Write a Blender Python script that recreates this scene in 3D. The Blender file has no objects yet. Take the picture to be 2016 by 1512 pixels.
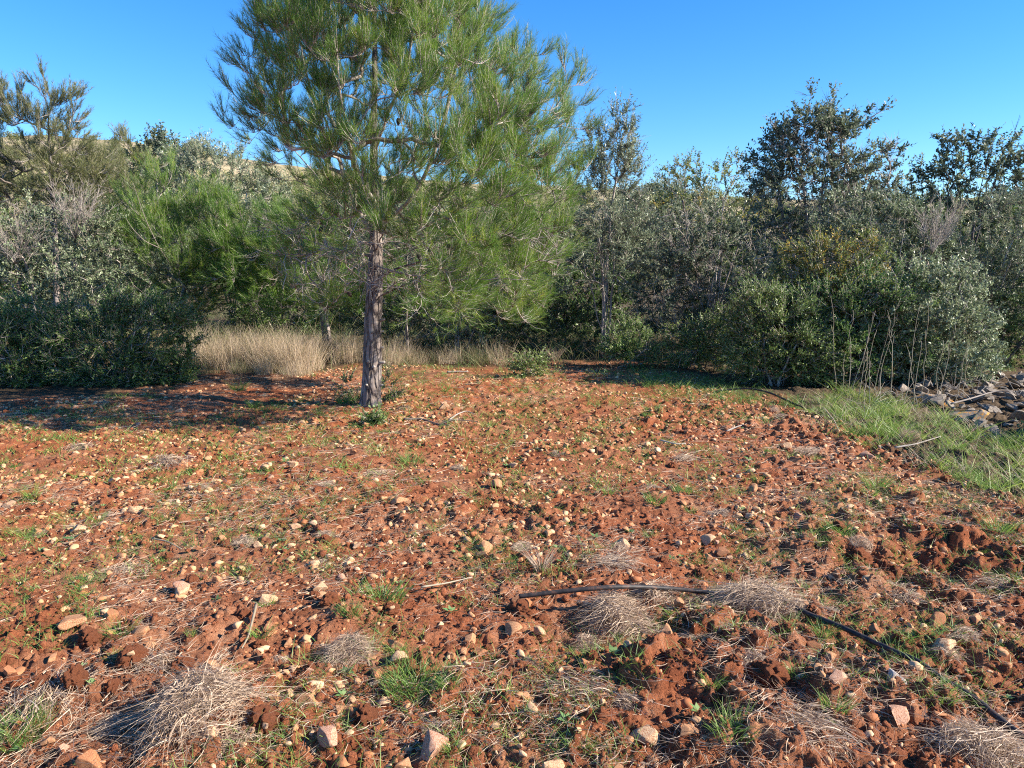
import bpy, math, random
import numpy as np
from mathutils import Vector

R = np.random.default_rng(11)
random.seed(11)
C = bpy.context.scene.collection
rad = math.radians

# ------------------------------------------------------------------ camera model (photo pixels 2016 x 1512)
FPX = 1494.0
PITCH = math.atan(247.0 / FPX)
CAMZ = 1.6
cp, sp = math.cos(PITCH), math.sin(PITCH)

def at(px, py, Y):
    """world point seen at a photo pixel at distance Y"""
    a, b = (px - 1008) / FPX, (756 - py) / FPX
    d = np.array([a, cp + b * sp, -sp + b * cp])
    return np.array([0, 0, CAMZ]) + d * (Y / d[1])

def gp(px, py, z=0.0):
    a, b = (px - 1008) / FPX, (756 - py) / FPX
    d = np.array([a, cp + b * sp, -sp + b * cp])
    return np.array([0, 0, CAMZ]) + d * ((z - CAMZ) / d[2])

def proj(x, y, z=0.0):
    v = z - CAMZ
    w = y * cp - v * sp
    u = y * sp + v * cp
    return 1008 + FPX * x / w, 756 - FPX * u / w

# ------------------------------------------------------------------ noise
TAB = R.random((65536, 4))
def hsh(ix, iy, k):
    return TAB[((ix * 73856093) ^ (iy * 19349663)) & 65535, k]
def vnoise(x, y, k=0):
    ix, iy = np.floor(x).astype(np.int64), np.floor(y).astype(np.int64)
    fx, fy = x - ix, y - iy
    fx, fy = fx * fx * (3 - 2 * fx), fy * fy * (3 - 2 * fy)
    return ((hsh(ix, iy, k) * (1 - fx) + hsh(ix + 1, iy, k) * fx) * (1 - fy)
            + (hsh(ix, iy + 1, k) * (1 - fx) + hsh(ix + 1, iy + 1, k) * fx) * fy)
def fbm(x, y, o=4, k=0):
    s, a, t = 0, 1.0, 0
    for i in range(o):
        s = s + a * vnoise(x * 2 ** i + 17.3 * i, y * 2 ** i + 5.1 * i, k); t += a; a *= .5
    return s / t
def domes(x, y, lam, presence, seed):
    """lumps: rounded bumps scattered on a jittered grid, height in metres"""
    x, y = x / lam + seed * 31.7, y / lam - seed * 11.3
    ix, iy = np.floor(x).astype(np.int64), np.floor(y).astype(np.int64)
    h = np.zeros_like(x)
    for dx in (-1, 0, 1):
        for dy in (-1, 0, 1):
            cx, cy = ix + dx, iy + dy
            rr = np.where(hsh(cx, cy, 2) < presence, .22 + .42 * hsh(cx, cy, 3), 1e-3)
            d2 = (x - cx - hsh(cx, cy, 0)) ** 2 + (y - cy - hsh(cx, cy, 1)) ** 2
            np.maximum(h, rr * np.sqrt(np.maximum(0, 1 - d2 / (rr * rr))), out=h)
    return h * lam

# hollows and mounds of the dug soil (photo pixel, radius m, height m)
DUG = [(1130, 1235, .30, -.085), (1330, 1235, .25, -.05), (1010, 1235, .16, .04), (1800, 1110, .40, -.09), (1690, 1065, .22, .07),
       (1230, 1330, .25, .05), (1480, 1330, .22, .05), (430, 1450, .22, .04), (1650, 1480, .3, .06), (1200, 1120, .3, .05),
       (690, 1215, .14, .04), (1120, 905, .3, .05), (1290, 985, .3, .06), (1560, 850, .35, .06), (240, 1330, .2, .03)]
DUGW = [(gp(a, b), r, h) for a, b, r, h in DUG]
def hill(x, y):
    t = np.clip((y - 24) / 96.0, 0, 1)
    prof = np.interp(x / np.maximum(y, 1), [-1.2, -.7, -.5, -.42, -.34, -.14, .17, .53, 1.2], [22, 20.0, 19.3, 18.4, 16.4, 13.8, 11.4, 10.3, 9.0])
    return prof * (t ** 1.25) + (fbm(x / 14, y / 14, 4) - .5) * 2.6 * np.clip((y - 24) / 30, 0, 1)
def H(x, y, fine=True):
    x, y = np.asarray(x, float), np.asarray(y, float)
    wx = x + .08 * (vnoise(x * 9, y * 9, 1) - .5) + .035 * (vnoise(x * 31, y * 31, 2) - .5)
    wy = y + .08 * (vnoise(x * 9 + 40, y * 9, 2) - .5) + .035 * (vnoise(x * 31, y * 31 + 9, 1) - .5)
    h = (fbm(x / 1.3, y / 1.3, 3) - .5) * .10
    for (c, r, a) in DUGW:
        h = h + a * np.exp(-((x - c[0]) ** 2 + (y - c[1]) ** 2) / (r * r))
    pa = np.clip(fbm(x / .9 + 9, y / .9, 3, 1) * 2.4 - .55, .12, 1.15)        # rough patches and smoother ones
    pa = pa * np.interp(y, [3.2, 5.5, 9], [1.15, .92, .6]) * np.interp(x / np.maximum(y, 1), [-.45, -.1, .1], [.55, .8, 1])
    h = h + domes(wx, wy, .30, .5, 1) * .24 * pa
    if fine:
        h = h + domes(wx, wy, .13, .6, 2) * .60 * pa
        h = h + domes(wx, wy, .058, .7, 3) * .68 * np.clip(pa + .25, 0, 1)
        h = h + domes(wx, wy, .027, .8, 4) * .62 * np.clip((7.5 - y) / 3, 0, 1)
        h = h + (fbm(x * 22, y * 22, 4, 2) - .5) * .022 + (vnoise(x * 95, y * 95, 1) - .5) * .006 * np.clip((6 - y) / 3, 0, 1)
    return h + hill(x, y)
def Hs(x, y): return float(H(np.array([x]), np.array([y]))[0])

# ------------------------------------------------------------------ mesh helpers
def mesh(name, V, faces, mats=None, smooth=False, tint=None, midx=None):
    """V (n,3); faces: list of int arrays (m,k)"""
    V = np.asarray(V, np.float32)
    me = bpy.data.meshes.new(name)
    me.vertices.add(len(V)); me.vertices.foreach_set('co', V.ravel())
    faces = [np.asarray(f, np.int32) for f in faces if len(f)]
    nl = sum(f.size for f in faces); nf = sum(len(f) for f in faces)
    me.loops.add(nl); me.polygons.add(nf)
    me.loops.foreach_set('vertex_index', np.concatenate([f.ravel() for f in faces]))
    tot = np.concatenate([np.full(len(f), f.shape[1], np.int32) for f in faces])
    st = np.zeros(nf, np.int32); st[1:] = np.cumsum(tot)[:-1]
    me.polygons.foreach_set('loop_start', st)
    if smooth: me.polygons.foreach_set('use_smooth', np.ones(nf, bool))
    if midx is not None: me.polygons.foreach_set('material_index', np.asarray(midx, np.int32))
    if tint is not None:
        at_ = me.attributes.new('tint', 'FLOAT', 'POINT'); at_.data.foreach_set('value', np.asarray(tint, np.float32))
    me.update(calc_edges=True)
    for m in (mats or []): me.materials.append(m)
    return me
def link(name, me, parent=None, loc=(0, 0, 0)):
    o = bpy.data.objects.new(name, me); C.objects.link(o)
    o.location = loc
    if parent: o.parent = parent
    return o
def tag(o, label, cat, group=None, kind=None):
    o['label'] = label; o['category'] = cat
    if group: o['group'] = group
    if kind: o['kind'] = kind
    return o
def thing(name, label, cat, loc, group=None):
    o = bpy.data.objects.new(name, None); C.objects.link(o); o.location = loc; o.empty_display_size = .1
    return tag(o, label, cat, group)
def unit(v): return v / np.maximum(np.linalg.norm(v, axis=-1, keepdims=True), 1e-9)
def rdir(n): return unit(R.normal(size=(n, 3)))

class Geo:
    """collects tubes, ribbons and leaves into one mesh"""
    def __init__(s): s.v, s.q, s.t, s.tt, s.n = [], [], [], [], 0
    def add(s, V, quads=None, tris=None, tint=.5):
        V = np.asarray(V, np.float32).reshape(-1, 3)
        s.v.append(V)
        if quads is not None and len(quads): s.q.append(np.asarray(quads) + s.n)
        if tris is not None and len(tris): s.t.append(np.asarray(tris) + s.n)
        s.tt.append(np.broadcast_to(np.asarray(tint, np.float32), (len(V),)))
        s.n += len(V)
    def tube(s, P, r, k=6, tint=.5, cap=True):
        P = np.asarray(P, float); m = len(P); r = np.broadcast_to(r, (m,))
        T = unit(np.gradient(P, axis=0))
        ref = np.array([0, 0, 1.]) if abs(T[0][2]) < .8 else np.array([1., 0, 0])
        A = unit(np.cross(T, ref)); B = np.cross(T, A)
        ang = np.arange(k) * 2 * np.pi / k
        ring = P[:, None] + r[:, None, None] * (np.cos(ang)[None, :, None] * A[:, None] + np.sin(ang)[None, :, None] * B[:, None])
        V = ring.reshape(-1, 3)
        i = np.arange(m - 1)[:, None] * k; j = np.arange(k)[None]; j2 = (j + 1) % k
        Q = np.stack([i + j, i + j2, i + k + j2, i + k + j], -1).reshape(-1, 4)
        tris = None
        if cap:
            V = np.vstack([V, P[-1:] + T[-1:] * r[-1] * .4, P[:1]])
            e = (m - 1) * k; jj = np.arange(k)
            tris = np.vstack([np.stack([e + jj, e + (jj + 1) % k, np.full(k, m * k)], -1),
                              np.stack([(jj + 1) % k, jj, np.full(k, m * k + 1)], -1)])
        s.add(V, Q, tris, tint)
    def prisms(s, A, B, ra, rb, tint=.5):
        """many thin three-sided twigs A->B"""
        n = len(A)
        if not n: return
        D = unit(B - A); x = unit(np.cross(D, rdir(n))); y = np.cross(D, x)
        ra, rb = np.broadcast_to(ra, (n,))[:, None], np.broadcast_to(rb, (n,))[:, None]
        c, sn = -.5, .866
        ring = [x, x * c + y * sn, x * c - y * sn]
        V = np.stack([A + q * ra for q in ring] + [B + q * rb for q in ring], 1)
        o = np.arange(n)[:, None] * 6
        Q = np.concatenate([o + np.array([[0, 1, 4, 3]]), o + np.array([[1, 2, 5, 4]]), o + np.array([[2, 0, 3, 5]])])
        s.add(V.reshape(-1, 3), Q, None, np.repeat(np.broadcast_to(tint, (n,)), 6))
    def needles(s, P, D, L, w, tint):
        n = len(P); sd = unit(np.cross(D, rdir(n))) * (w * .5)
        V = np.stack([P - sd, P + sd, P + D * L[:, None]], 1)
        s.add(V.reshape(-1, 3), None, np.arange(n * 3).reshape(n, 3), np.repeat(tint, 3))
    def leaves(s, P, D, L, W, tint, flat=.6):
        n = len(P); up = np.array([0, 0, 1.])
        sd = unit(unit(np.cross(D, up) + 1e-4) * flat + rdir(n) * (1 - flat * .6))
        sd = unit(sd - D * np.sum(sd * D, 1, keepdims=True)); nr = np.cross(sd, D)
        L, W = L[:, None], W[:, None]
        droop = nr * L * .08
        V = np.stack([P, P + D * L * .42 + sd * W * .5 + droop, P + D * L, P + D * L * .42 - sd * W * .5 + droop], 1)
        s.add(V.reshape(-1, 3), np.arange(n * 4).reshape(n, 4), None, np.repeat(tint, 4))
    def blades(s, P, D0, bend, L, W, tint, k=3):
        """curved ribbons: start P, heading D0, bending by vector bend (per metre of length)"""
        n = len(P); tt = np.linspace(0, 1, k + 1)
        L = np.broadcast_to(L, (n,)); W = np.broadcast_to(W, (n,))
        sd = unit(np.cross(D0, rdir(n)))
        rows = []
        for j, t in enumerate(tt):
            c = P + D0 * (L * t)[:, None] + bend * (L * t * t)[:, None]
            w = (W * .5 * (1 - t * .85))[:, None]
            rows += [c - sd * w, c + sd * w]
        V = np.stack(rows, 1); m = 2 * (k + 1)
        o = np.arange(n)[:, None] * m
        Q = np.concatenate([o + np.array([[2 * j, 2 * j + 1, 2 * j + 3, 2 * j + 2]]) for j in range(k)])
        s.add(V.reshape(-1, 3), Q, None, np.repeat(np.broadcast_to(tint, (n,)), m))
    def build(s, name, mat, parent=None, loc=(0, 0, 0), smooth=False):
        return link(name, s.mesh(name, mat, smooth), parent, loc)
    def mesh(s, name, mat, smooth=False):
        fs = []
        if s.q: fs.append(np.vstack(s.q))
        if s.t: fs.append(np.vstack(s.t))
        return mesh(name, np.vstack(s.v), fs, [mat], smooth, np.concatenate(s.tt))

# ------------------------------------------------------------------ materials
def newmat(name):
    m = bpy.data.materials.new(name); m.use_nodes = True
    nt = m.node_tree; nt.nodes.clear()
    out = nt.nodes.new('ShaderNodeOutputMaterial')
    return m, nt, out
def N(nt, typ, **kw):
    n = nt.nodes.new(typ)
    for k, v in kw.items():
        if k.startswith('i_'): n.inputs[k[2:].replace('_', ' ')].default_value = v
        else: setattr(n, k, v)
    return n
def ramp(nt, stops, fac):
    r = nt.nodes.new('ShaderNodeValToRGB'); e = r.color_ramp.elements
    while len(e) < len(stops): e.new(.5)
    for q, (p, c) in zip(e, stops): q.position = p; q.color = (*c, 1)
    nt.links.new(fac, r.inputs[0]); return r.outputs[0]
def leaf_mat(name, stops, rough=.5, trans=.3, spec=.4):
    m, nt, out = newmat(name); L = nt.links.new
    a = N(nt, 'ShaderNodeAttribute', attribute_name='tint')
    col = ramp(nt, stops, a.outputs['Fac'])
    b = N(nt, 'ShaderNodeBsdfPrincipled', i_Roughness=rough); b.inputs['Specular IOR Level'].default_value = spec
    L(col, b.inputs['Base Color'])
    t = N(nt, 'ShaderNodeBsdfTranslucent'); L(col, t.inputs['Color'])
    mx = N(nt, 'ShaderNodeMixShader'); mx.inputs[0].default_value = trans
    L(b.outputs[0], mx.inputs[1]); L(t.outputs[0], mx.inputs[2]); L(mx.outputs[0], out.inputs[0])
    return m
def rough_mat(name, stops, scale=(8, 8, 8), rough=.85, bump=.4, bscale=60, bdist=.01, detail=6, tintmix=0.0):
    """solid matter: object-space noise through a ramp, with bump"""
    m, nt, out = newmat(name); L = nt.links.new
    tc = N(nt, 'ShaderNodeTexCoord'); mp = N(nt, 'ShaderNodeMapping'); mp.inputs['Scale'].default_value = scale
    L(tc.outputs['Object'], mp.inputs[0])
    oi = N(nt, 'ShaderNodeObjectInfo')
    ad = N(nt, 'ShaderNodeVectorMath', operation='ADD'); L(mp.outputs[0], ad.inputs[0])
    ml = N(nt, 'ShaderNodeMath', operation='MULTIPLY'); ml.inputs[1].default_value = 37.0; L(oi.outputs['Random'], ml.inputs[0])
    L(ml.outputs[0], ad.inputs[1])
    no = N(nt, 'ShaderNodeTexNoise', i_Scale=1.0, i_Detail=detail, i_Roughness=.62); L(ad.outputs[0], no.inputs['Vector'])
    fac = no.outputs['Fac']
    if tintmix:
        a = N(nt, 'ShaderNodeAttribute', attribute_name='tint')
        mm = N(nt, 'ShaderNodeMix'); mm.inputs[0].default_value = tintmix
        L(fac, mm.inputs[2]); L(a.outputs['Fac'], mm.inputs[3]); fac = mm.outputs[0]
    col = ramp(nt, stops, fac)
    b = N(nt, 'ShaderNodeBsdfPrincipled', i_Roughness=rough); b.inputs['Specular IOR Level'].default_value = .25
    L(col, b.inputs['Base Color'])
    n2 = N(nt, 'ShaderNodeTexNoise', i_Scale=bscale, i_Detail=5.0, i_Roughness=.65); L(tc.outputs['Object'], n2.inputs['Vector'])
    bp = N(nt, 'ShaderNodeBump', i_Strength=bump, i_Distance=bdist); L(n2.outputs['Fac'], bp.inputs['Height'])
    L(bp.outputs[0], b.inputs['Normal']); L(b.outputs[0], out.inputs[0])
    return m

M = {}
M['pine'] = leaf_mat('pine_needles', [(0, (.04, .105, .024)), (.45, (.125, .245, .038)), (.8, (.27, .39, .055)), (1, (.46, .48, .075))], .45, .45)
M['pine_old'] = leaf_mat('pine_needles_brownish', [(0, (.09, .11, .05)), (.5, (.22, .235, .085)), (1, (.40, .36, .14))], .5, .4)
M['mastic'] = leaf_mat('mastic_leaves', [(0, (.04, .08, .028)), (.5, (.13, .205, .055)), (1, (.24, .31, .08))], .45, .3, .45)
M['bright'] = leaf_mat('fresh_green_leaves', [(0, (.045, .11, .028)), (.5, (.11, .20, .05)), (1, (.26, .34, .09))], .5, .35)
M['silver'] = leaf_mat('glossy_grey_leaves', [(0, (.065, .10, .05)), (.5, (.20, .255, .13)), (1, (.43, .48, .29))], .48, .25, .5)
M['yellow'] = leaf_mat('yellowing_leaves', [(0, (.07, .115, .035)), (.45, (.20, .26, .065)), (.75, (.40, .36, .07)), (1, (.55, .34, .06))], .38, .36, .5)
M['olive'] = leaf_mat('olive_leaves', [(0, (.075, .11, .06)), (.5, (.205, .26, .15)), (1, (.43, .47, .31))], .4, .3, .5)
M['carob'] = leaf_mat('carob_leaves', [(0, (.045, .075, .045)), (.5, (.125, .165, .10)), (1, (.29, .32, .20))], .5, .32, .35)
M['scrub'] = leaf_mat('hillside_scrub', [(0, (.09, .11, .045)), (.5, (.19, .20, .08)), (1, (.36, .34, .14))], .7, .3)
M['grass'] = leaf_mat('green_grass', [(0, (.07, .14, .04)), (.5, (.15, .27, .055)), (1, (.34, .42, .09))], .45, .4)
M['straw'] = leaf_mat('dry_straw', [(0, (.13, .08, .055)), (.5, (.40, .285, .195)), (1, (.68, .53, .39))], .6, .25)
M['tallgrass'] = leaf_mat('tall_dry_grass', [(0, (.10, .15, .05)), (.25, (.24, .22, .10)), (.6, (.50, .38, .27)), (1, (.66, .54, .40))], .6, .35)
M['weed'] = leaf_mat('weed_leaves', [(0, (.06, .14, .05)), (.5, (.13, .24, .08)), (1, (.28, .38, .15))], .45, .3)
M['twig'] = rough_mat('grey_twig_bark', [(.3, (.20, .165, .14)), (.7, (.45, .395, .35))], (12, 12, 12), .85, .3, 80, .003, 4, .6)
M['paletwig'] = rough_mat('pale_dead_wood', [(.3, (.19, .16, .14)), (.7, (.38, .34, .30))], (12, 12, 12), .8, .3, 80, .003, 4, .5)
M['stalk'] = rough_mat('dry_stalk_skin', [(.3, (.24, .19, .125)), (.7, (.42, .36, .26))], (12, 12, 3), .7, .2, 60, .002, 4, .5)
M['darktwig'] = rough_mat('dark_twig_bark', [(.3, (.05, .04, .035)), (.7, (.14, .115, .10))], (12, 12, 12), .85, .3, 80, .003, 4, .6)
M['stone'] = []
for nm, a, b in (('tan', (.40, .205, .10), (.56, .34, .19)), ('ochre', (.36, .155, .07), (.48, .26, .13)), ('cream', (.50, .32, .185), (.66, .47, .30)), ('pink', (.44, .25, .165), (.58, .39, .28))):
    M['stone'].append((nm, rough_mat('stone_' + nm, [(.40, (.30, .11, .05)), (.5, a), (.7, b)], (16, 16, 16), .8, .5, 90, .006)))
M['greystone'] = rough_mat('grey_limestone', [(.3, (.13, .085, .055)), (.5, (.24, .20, .16)), (.72, (.38, .335, .27))], (7, 7, 7), .85, .6, 50, .01)
M['palestone'] = rough_mat('white_limestone', [(.3, (.33, .28, .25)), (.7, (.50, .45, .41))], (14, 14, 14), .8, .5, 80, .006)
M['clod'] = rough_mat('red_earth_clod', [(.3, (.15, .045, .021)), (.5, (.31, .10, .043)), (.72, (.46, .19, .09))], (60, 60, 60), .95, 1.0, 180, .016, 10)
M['pipe'] = rough_mat('black_plastic_pipe', [(.35, (.018, .017, .018)), (.55, (.05, .042, .04)), (.66, (.16, .075, .045))], (30, 30, 30), .55, .15, 200, .001)

def pine_bark():
    m, nt, out = newmat('pine_bark'); L = nt.links.new
    tc = N(nt, 'ShaderNodeTexCoord')
    mp = N(nt, 'ShaderNodeMapping'); mp.inputs['Scale'].default_value = (34, 34, 7); L(tc.outputs['Object'], mp.inputs[0])
    vo = N(nt, 'ShaderNodeTexVoronoi', feature='DISTANCE_TO_EDGE', i_Scale=1.0)
    no = N(nt, 'ShaderNodeTexNoise', i_Scale=.9, i_Detail=5.0); L(mp.outputs[0], no.inputs['Vector'])
    mxv = N(nt, 'ShaderNodeMix', data_type='VECTOR'); mxv.inputs[0].default_value = .45
    L(mp.outputs[0], mxv.inputs[4]); L(no.outputs['Color'], mxv.inputs[5]); L(mxv.outputs[1], vo.inputs['Vector'])
    n2 = N(nt, 'ShaderNodeTexNoise', i_Scale=6.0, i_Detail=6.0); L(tc.outputs['Object'], n2.inputs['Vector'])
    base = ramp(nt, [(.25, (.14, .105, .09)), (.5, (.23, .19, .17)), (.75, (.38, .34, .315))], n2.outputs['Fac'])
    crk = ramp(nt, [(0, (.18, .18, .18)), (.16, (1, 1, 1))], vo.outputs['Distance'])
    mu = N(nt, 'ShaderNodeMix', data_type='RGBA', blend_type='MULTIPLY'); mu.inputs[0].default_value = .75
    L(base, mu.inputs[6]); L(crk, mu.inputs[7])
    b = N(nt, 'ShaderNodeBsdfPrincipled', i_Roughness=.9); b.inputs['Specular IOR Level'].default_value = .2
    L(mu.outputs[2], b.inputs['Base Color'])
    bp = N(nt, 'ShaderNodeBump', i_Strength=.9, i_Distance=.02); L(crk, bp.inputs['Height']); L(bp.outputs[0], b.inputs['Normal'])
    L(b.outputs[0], out.inputs[0]); return m
M['bark'] = pine_bark()

def ground_mat():
    m, nt, out = newmat('red_earth'); L = nt.links.new
    tc = N(nt, 'ShaderNodeTexCoord'); a = N(nt, 'ShaderNodeAttribute', attribute_name='tint')
    def no(s, d=5.0, r=.6):
        n = N(nt, 'ShaderNodeTexNoise', i_Scale=s, i_Detail=d, i_Roughness=r); L(tc.outputs['Object'], n.inputs['Vector']); return n.outputs['Fac']
    big, mid, small = no(.9, 4), no(7, 6), no(70, 6, .7)
    soil = ramp(nt, [(.28, (.14, .042, .02)), (.46, (.30, .097, .042)), (.62, (.40, .15, .07)), (.8, (.50, .235, .12))], mid)
    dry = ramp(nt, [(.3, (.25, .105, .055)), (.5, (.37, .18, .10)), (.75, (.52, .32, .20))], mid)
    f = N(nt, 'ShaderNodeMath', operation='MULTIPLY'); f.inputs[1].default_value = .8; L(ramp(nt, [(.42, (0, 0, 0)), (.66, (1, 1, 1))], big), f.inputs[0])
    m1 = N(nt, 'ShaderNodeMix', data_type='RGBA'); L(f.outputs[0], m1.inputs[0]); L(soil, m1.inputs[6]); L(dry, m1.inputs[7])
    # crumbs of pale grit
    grit = ramp(nt, [(.66, (0, 0, 0)), (.72, (1, 1, 1))], small)
    m2 = N(nt, 'ShaderNodeMix', data_type='RGBA'); m2.inputs[7].default_value = (.46, .25, .13, 1)
    g = N(nt, 'ShaderNodeMath', operation='MULTIPLY'); g.inputs[1].default_value = .6; L(grit, g.inputs[0]); L(g.outputs[0], m2.inputs[0]); L(m1.outputs[2], m2.inputs[6])
    grain = ramp(nt, [(.34, (.55, .48, .45)), (.5, (1, 1, 1)), (.68, (1.35, 1.3, 1.25))], no(120, 5, .75))
    mg = N(nt, 'ShaderNodeMix', data_type='RGBA', blend_type='MULTIPLY'); mg.inputs[0].default_value = .85; L(m2.outputs[2], mg.inputs[6]); L(grain, mg.inputs[7])
    # beyond the tilled field: litter and dry grass
    litter = ramp(nt, [(.3, (.05, .034, .022)), (.5, (.11, .075, .045)), (.72, (.22, .155, .09))], no(11, 8, .7))
    m3 = N(nt, 'ShaderNodeMix', data_type='RGBA'); L(a.outputs['Fac'], m3.inputs[0]); L(mg.outputs[2], m3.inputs[6]); L(litter, m3.inputs[7])
    b = N(nt, 'ShaderNodeBsdfPrincipled', i_Roughness=.95); b.inputs['Specular IOR Level'].default_value = .15
    L(m3.outputs[2], b.inputs['Base Color'])
    ad = N(nt, 'ShaderNodeMath', operation='ADD'); L(small, ad.inputs[0]); L(no(260, 4, .7), ad.inputs[1])
    bp = N(nt, 'ShaderNodeBump', i_Strength=1.0, i_Distance=.014); L(ad.outputs[0], bp.inputs['Height']); L(bp.outputs[0], b.inputs['Normal'])
    L(b.outputs[0], out.inputs[0]); return m
M['ground'] = ground_mat()
def hill_mat():
    m, nt, out = newmat('dry_hillside'); L = nt.links.new
    tc = N(nt, 'ShaderNodeTexCoord')
    n = N(nt, 'ShaderNodeTexNoise', i_Scale=.35, i_Detail=9.0, i_Roughness=.68); L(tc.outputs['Object'], n.inputs['Vector'])
    col = ramp(nt, [(.3, (.13, .13, .06)), (.45, (.24, .20, .10)), (.6, (.40, .31, .18)), (.8, (.50, .40, .26))], n.outputs['Fac'])
    b = N(nt, 'ShaderNodeBsdfPrincipled', i_Roughness=.95); L(col, b.inputs['Base Color'])
    bp = N(nt, 'ShaderNodeBump', i_Strength=.8, i_Distance=.4); L(n.outputs['Fac'], bp.inputs['Height']); L(bp.outputs[0], b.inputs['Normal'])
    L(b.outputs[0], out.inputs[0]); return m
M['hill'] = hill_mat()

# ------------------------------------------------------------------ ground and hill
EDGE_X = [-400, 0, 200, 390, 600, 800, 1000, 1240, 1420, 1560, 1680, 1780, 1900, 2016, 2300]
EDGE_Y = [815, 800, 785, 752, 735, 728, 718, 716, 762, 800, 850, 905, 955, 1000, 1120]
def infield(x, y):
    px, py = proj(x, y)
    return py - np.interp(px, EDGE_X, EDGE_Y)          # > 0 inside the tilled field

def grid(xs, ys, hw):
    """rows at ys, columns spread over +-hw(y)"""
    Y = np.repeat(ys[:, None], len(xs), 1); X = xs[None] * hw(ys)[:, None]
    return X, Y
def quads(nr, nc):
    i = np.arange(nr - 1)[:, None] * nc; j = np.arange(nc - 1)[None]
    return np.stack([i + j, i + j + 1, i + nc + j + 1, i + nc + j], -1).reshape(-1, 4)
NR, NC = 1150, 1100
ys = 1.25 * (17.0 / 1.25) ** np.linspace(0, 1, NR)
X, Y = grid(np.linspace(-1, 1, NC), ys, lambda y: 1.3 + .86 * y)
Z = H(X.ravel(), Y.ravel())
edge = np.minimum.reduce([np.arange(NR)[:, None] + 0 * X, (NR - 1 - np.arange(NR))[:, None] + 0 * X, np.arange(NC)[None] + 0 * X, (NC - 1 - np.arange(NC))[None] + 0 * X])
Z = Z.reshape(X.shape) - .30 * (edge < 1)              # the rim dips under the coarse sheet
inf = infield(X.ravel(), Y.ravel()) + (fbm(X.ravel() * 2.2, Y.ravel() * 2.2, 3) - .5) * 60
lit = np.clip(.5 - inf / 26, 0, 1)
V1 = np.stack([X.ravel(), Y.ravel(), Z.ravel()], 1); F1 = quads(NR, NC)
# coarse sheet all round, just below the fine one inside its outline
gx = np.unique(np.concatenate([np.linspace(-400, -20, 20), np.linspace(-20, 20, 121), np.linspace(20, 400, 20)]))
gy = np.unique(np.concatenate([np.linspace(-300, -6, 14), np.linspace(-6, 24, 91), np.linspace(24, 60, 20)]))
GX, GY = np.meshgrid(gx, gy)
inside = (GY > 1.2) & (GY < 17.1) & (np.abs(GX) < 1.35 + .86 * GY)
GZ = H(GX.ravel(), GY.ravel(), False).reshape(GX.shape) - .02
GZ = np.where(inside, GZ - .22, GZ)
l2 = np.where((GY > 1) & (GY < 40), np.clip(.5 - infield(GX, np.maximum(GY, .8)) / 26, 0, 1), 0)
l2 = np.where((np.abs(GX) > 30) | (GY >= 13), 1, l2)
V2 = np.stack([GX.ravel(), GY.ravel(), GZ.ravel()], 1); F2 = quads(len(gy), len(gx)) + len(V1)
g = link('ground', mesh('ground', np.vstack([V1, V2]), [np.vstack([F1, F2])], [M['ground']], True, np.concatenate([lit, l2.ravel()])))
g['kind'] = 'structure'; g['label'] = 'tilled red earth field strewn with stones, straw and grass'
hx = np.linspace(-1.25, 1.25, 260); hy = 23.5 * (260 / 23.5) ** np.linspace(0, 1, 150)
X, Y = grid(hx, hy, lambda y: y * 1.0)
Z = hill(X.ravel(), Y.ravel()) - .05 - np.clip(Y.ravel() - 122, 0, 200) * .22
o = link('hill', mesh('hill', np.stack([X.ravel(), Y.ravel(), Z], 1), [quads(150, 260)], [M['hill']], True))
o['kind'] = 'structure'; o['label'] = 'dry tan hillside rising behind the scrub, higher on one side'

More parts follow.
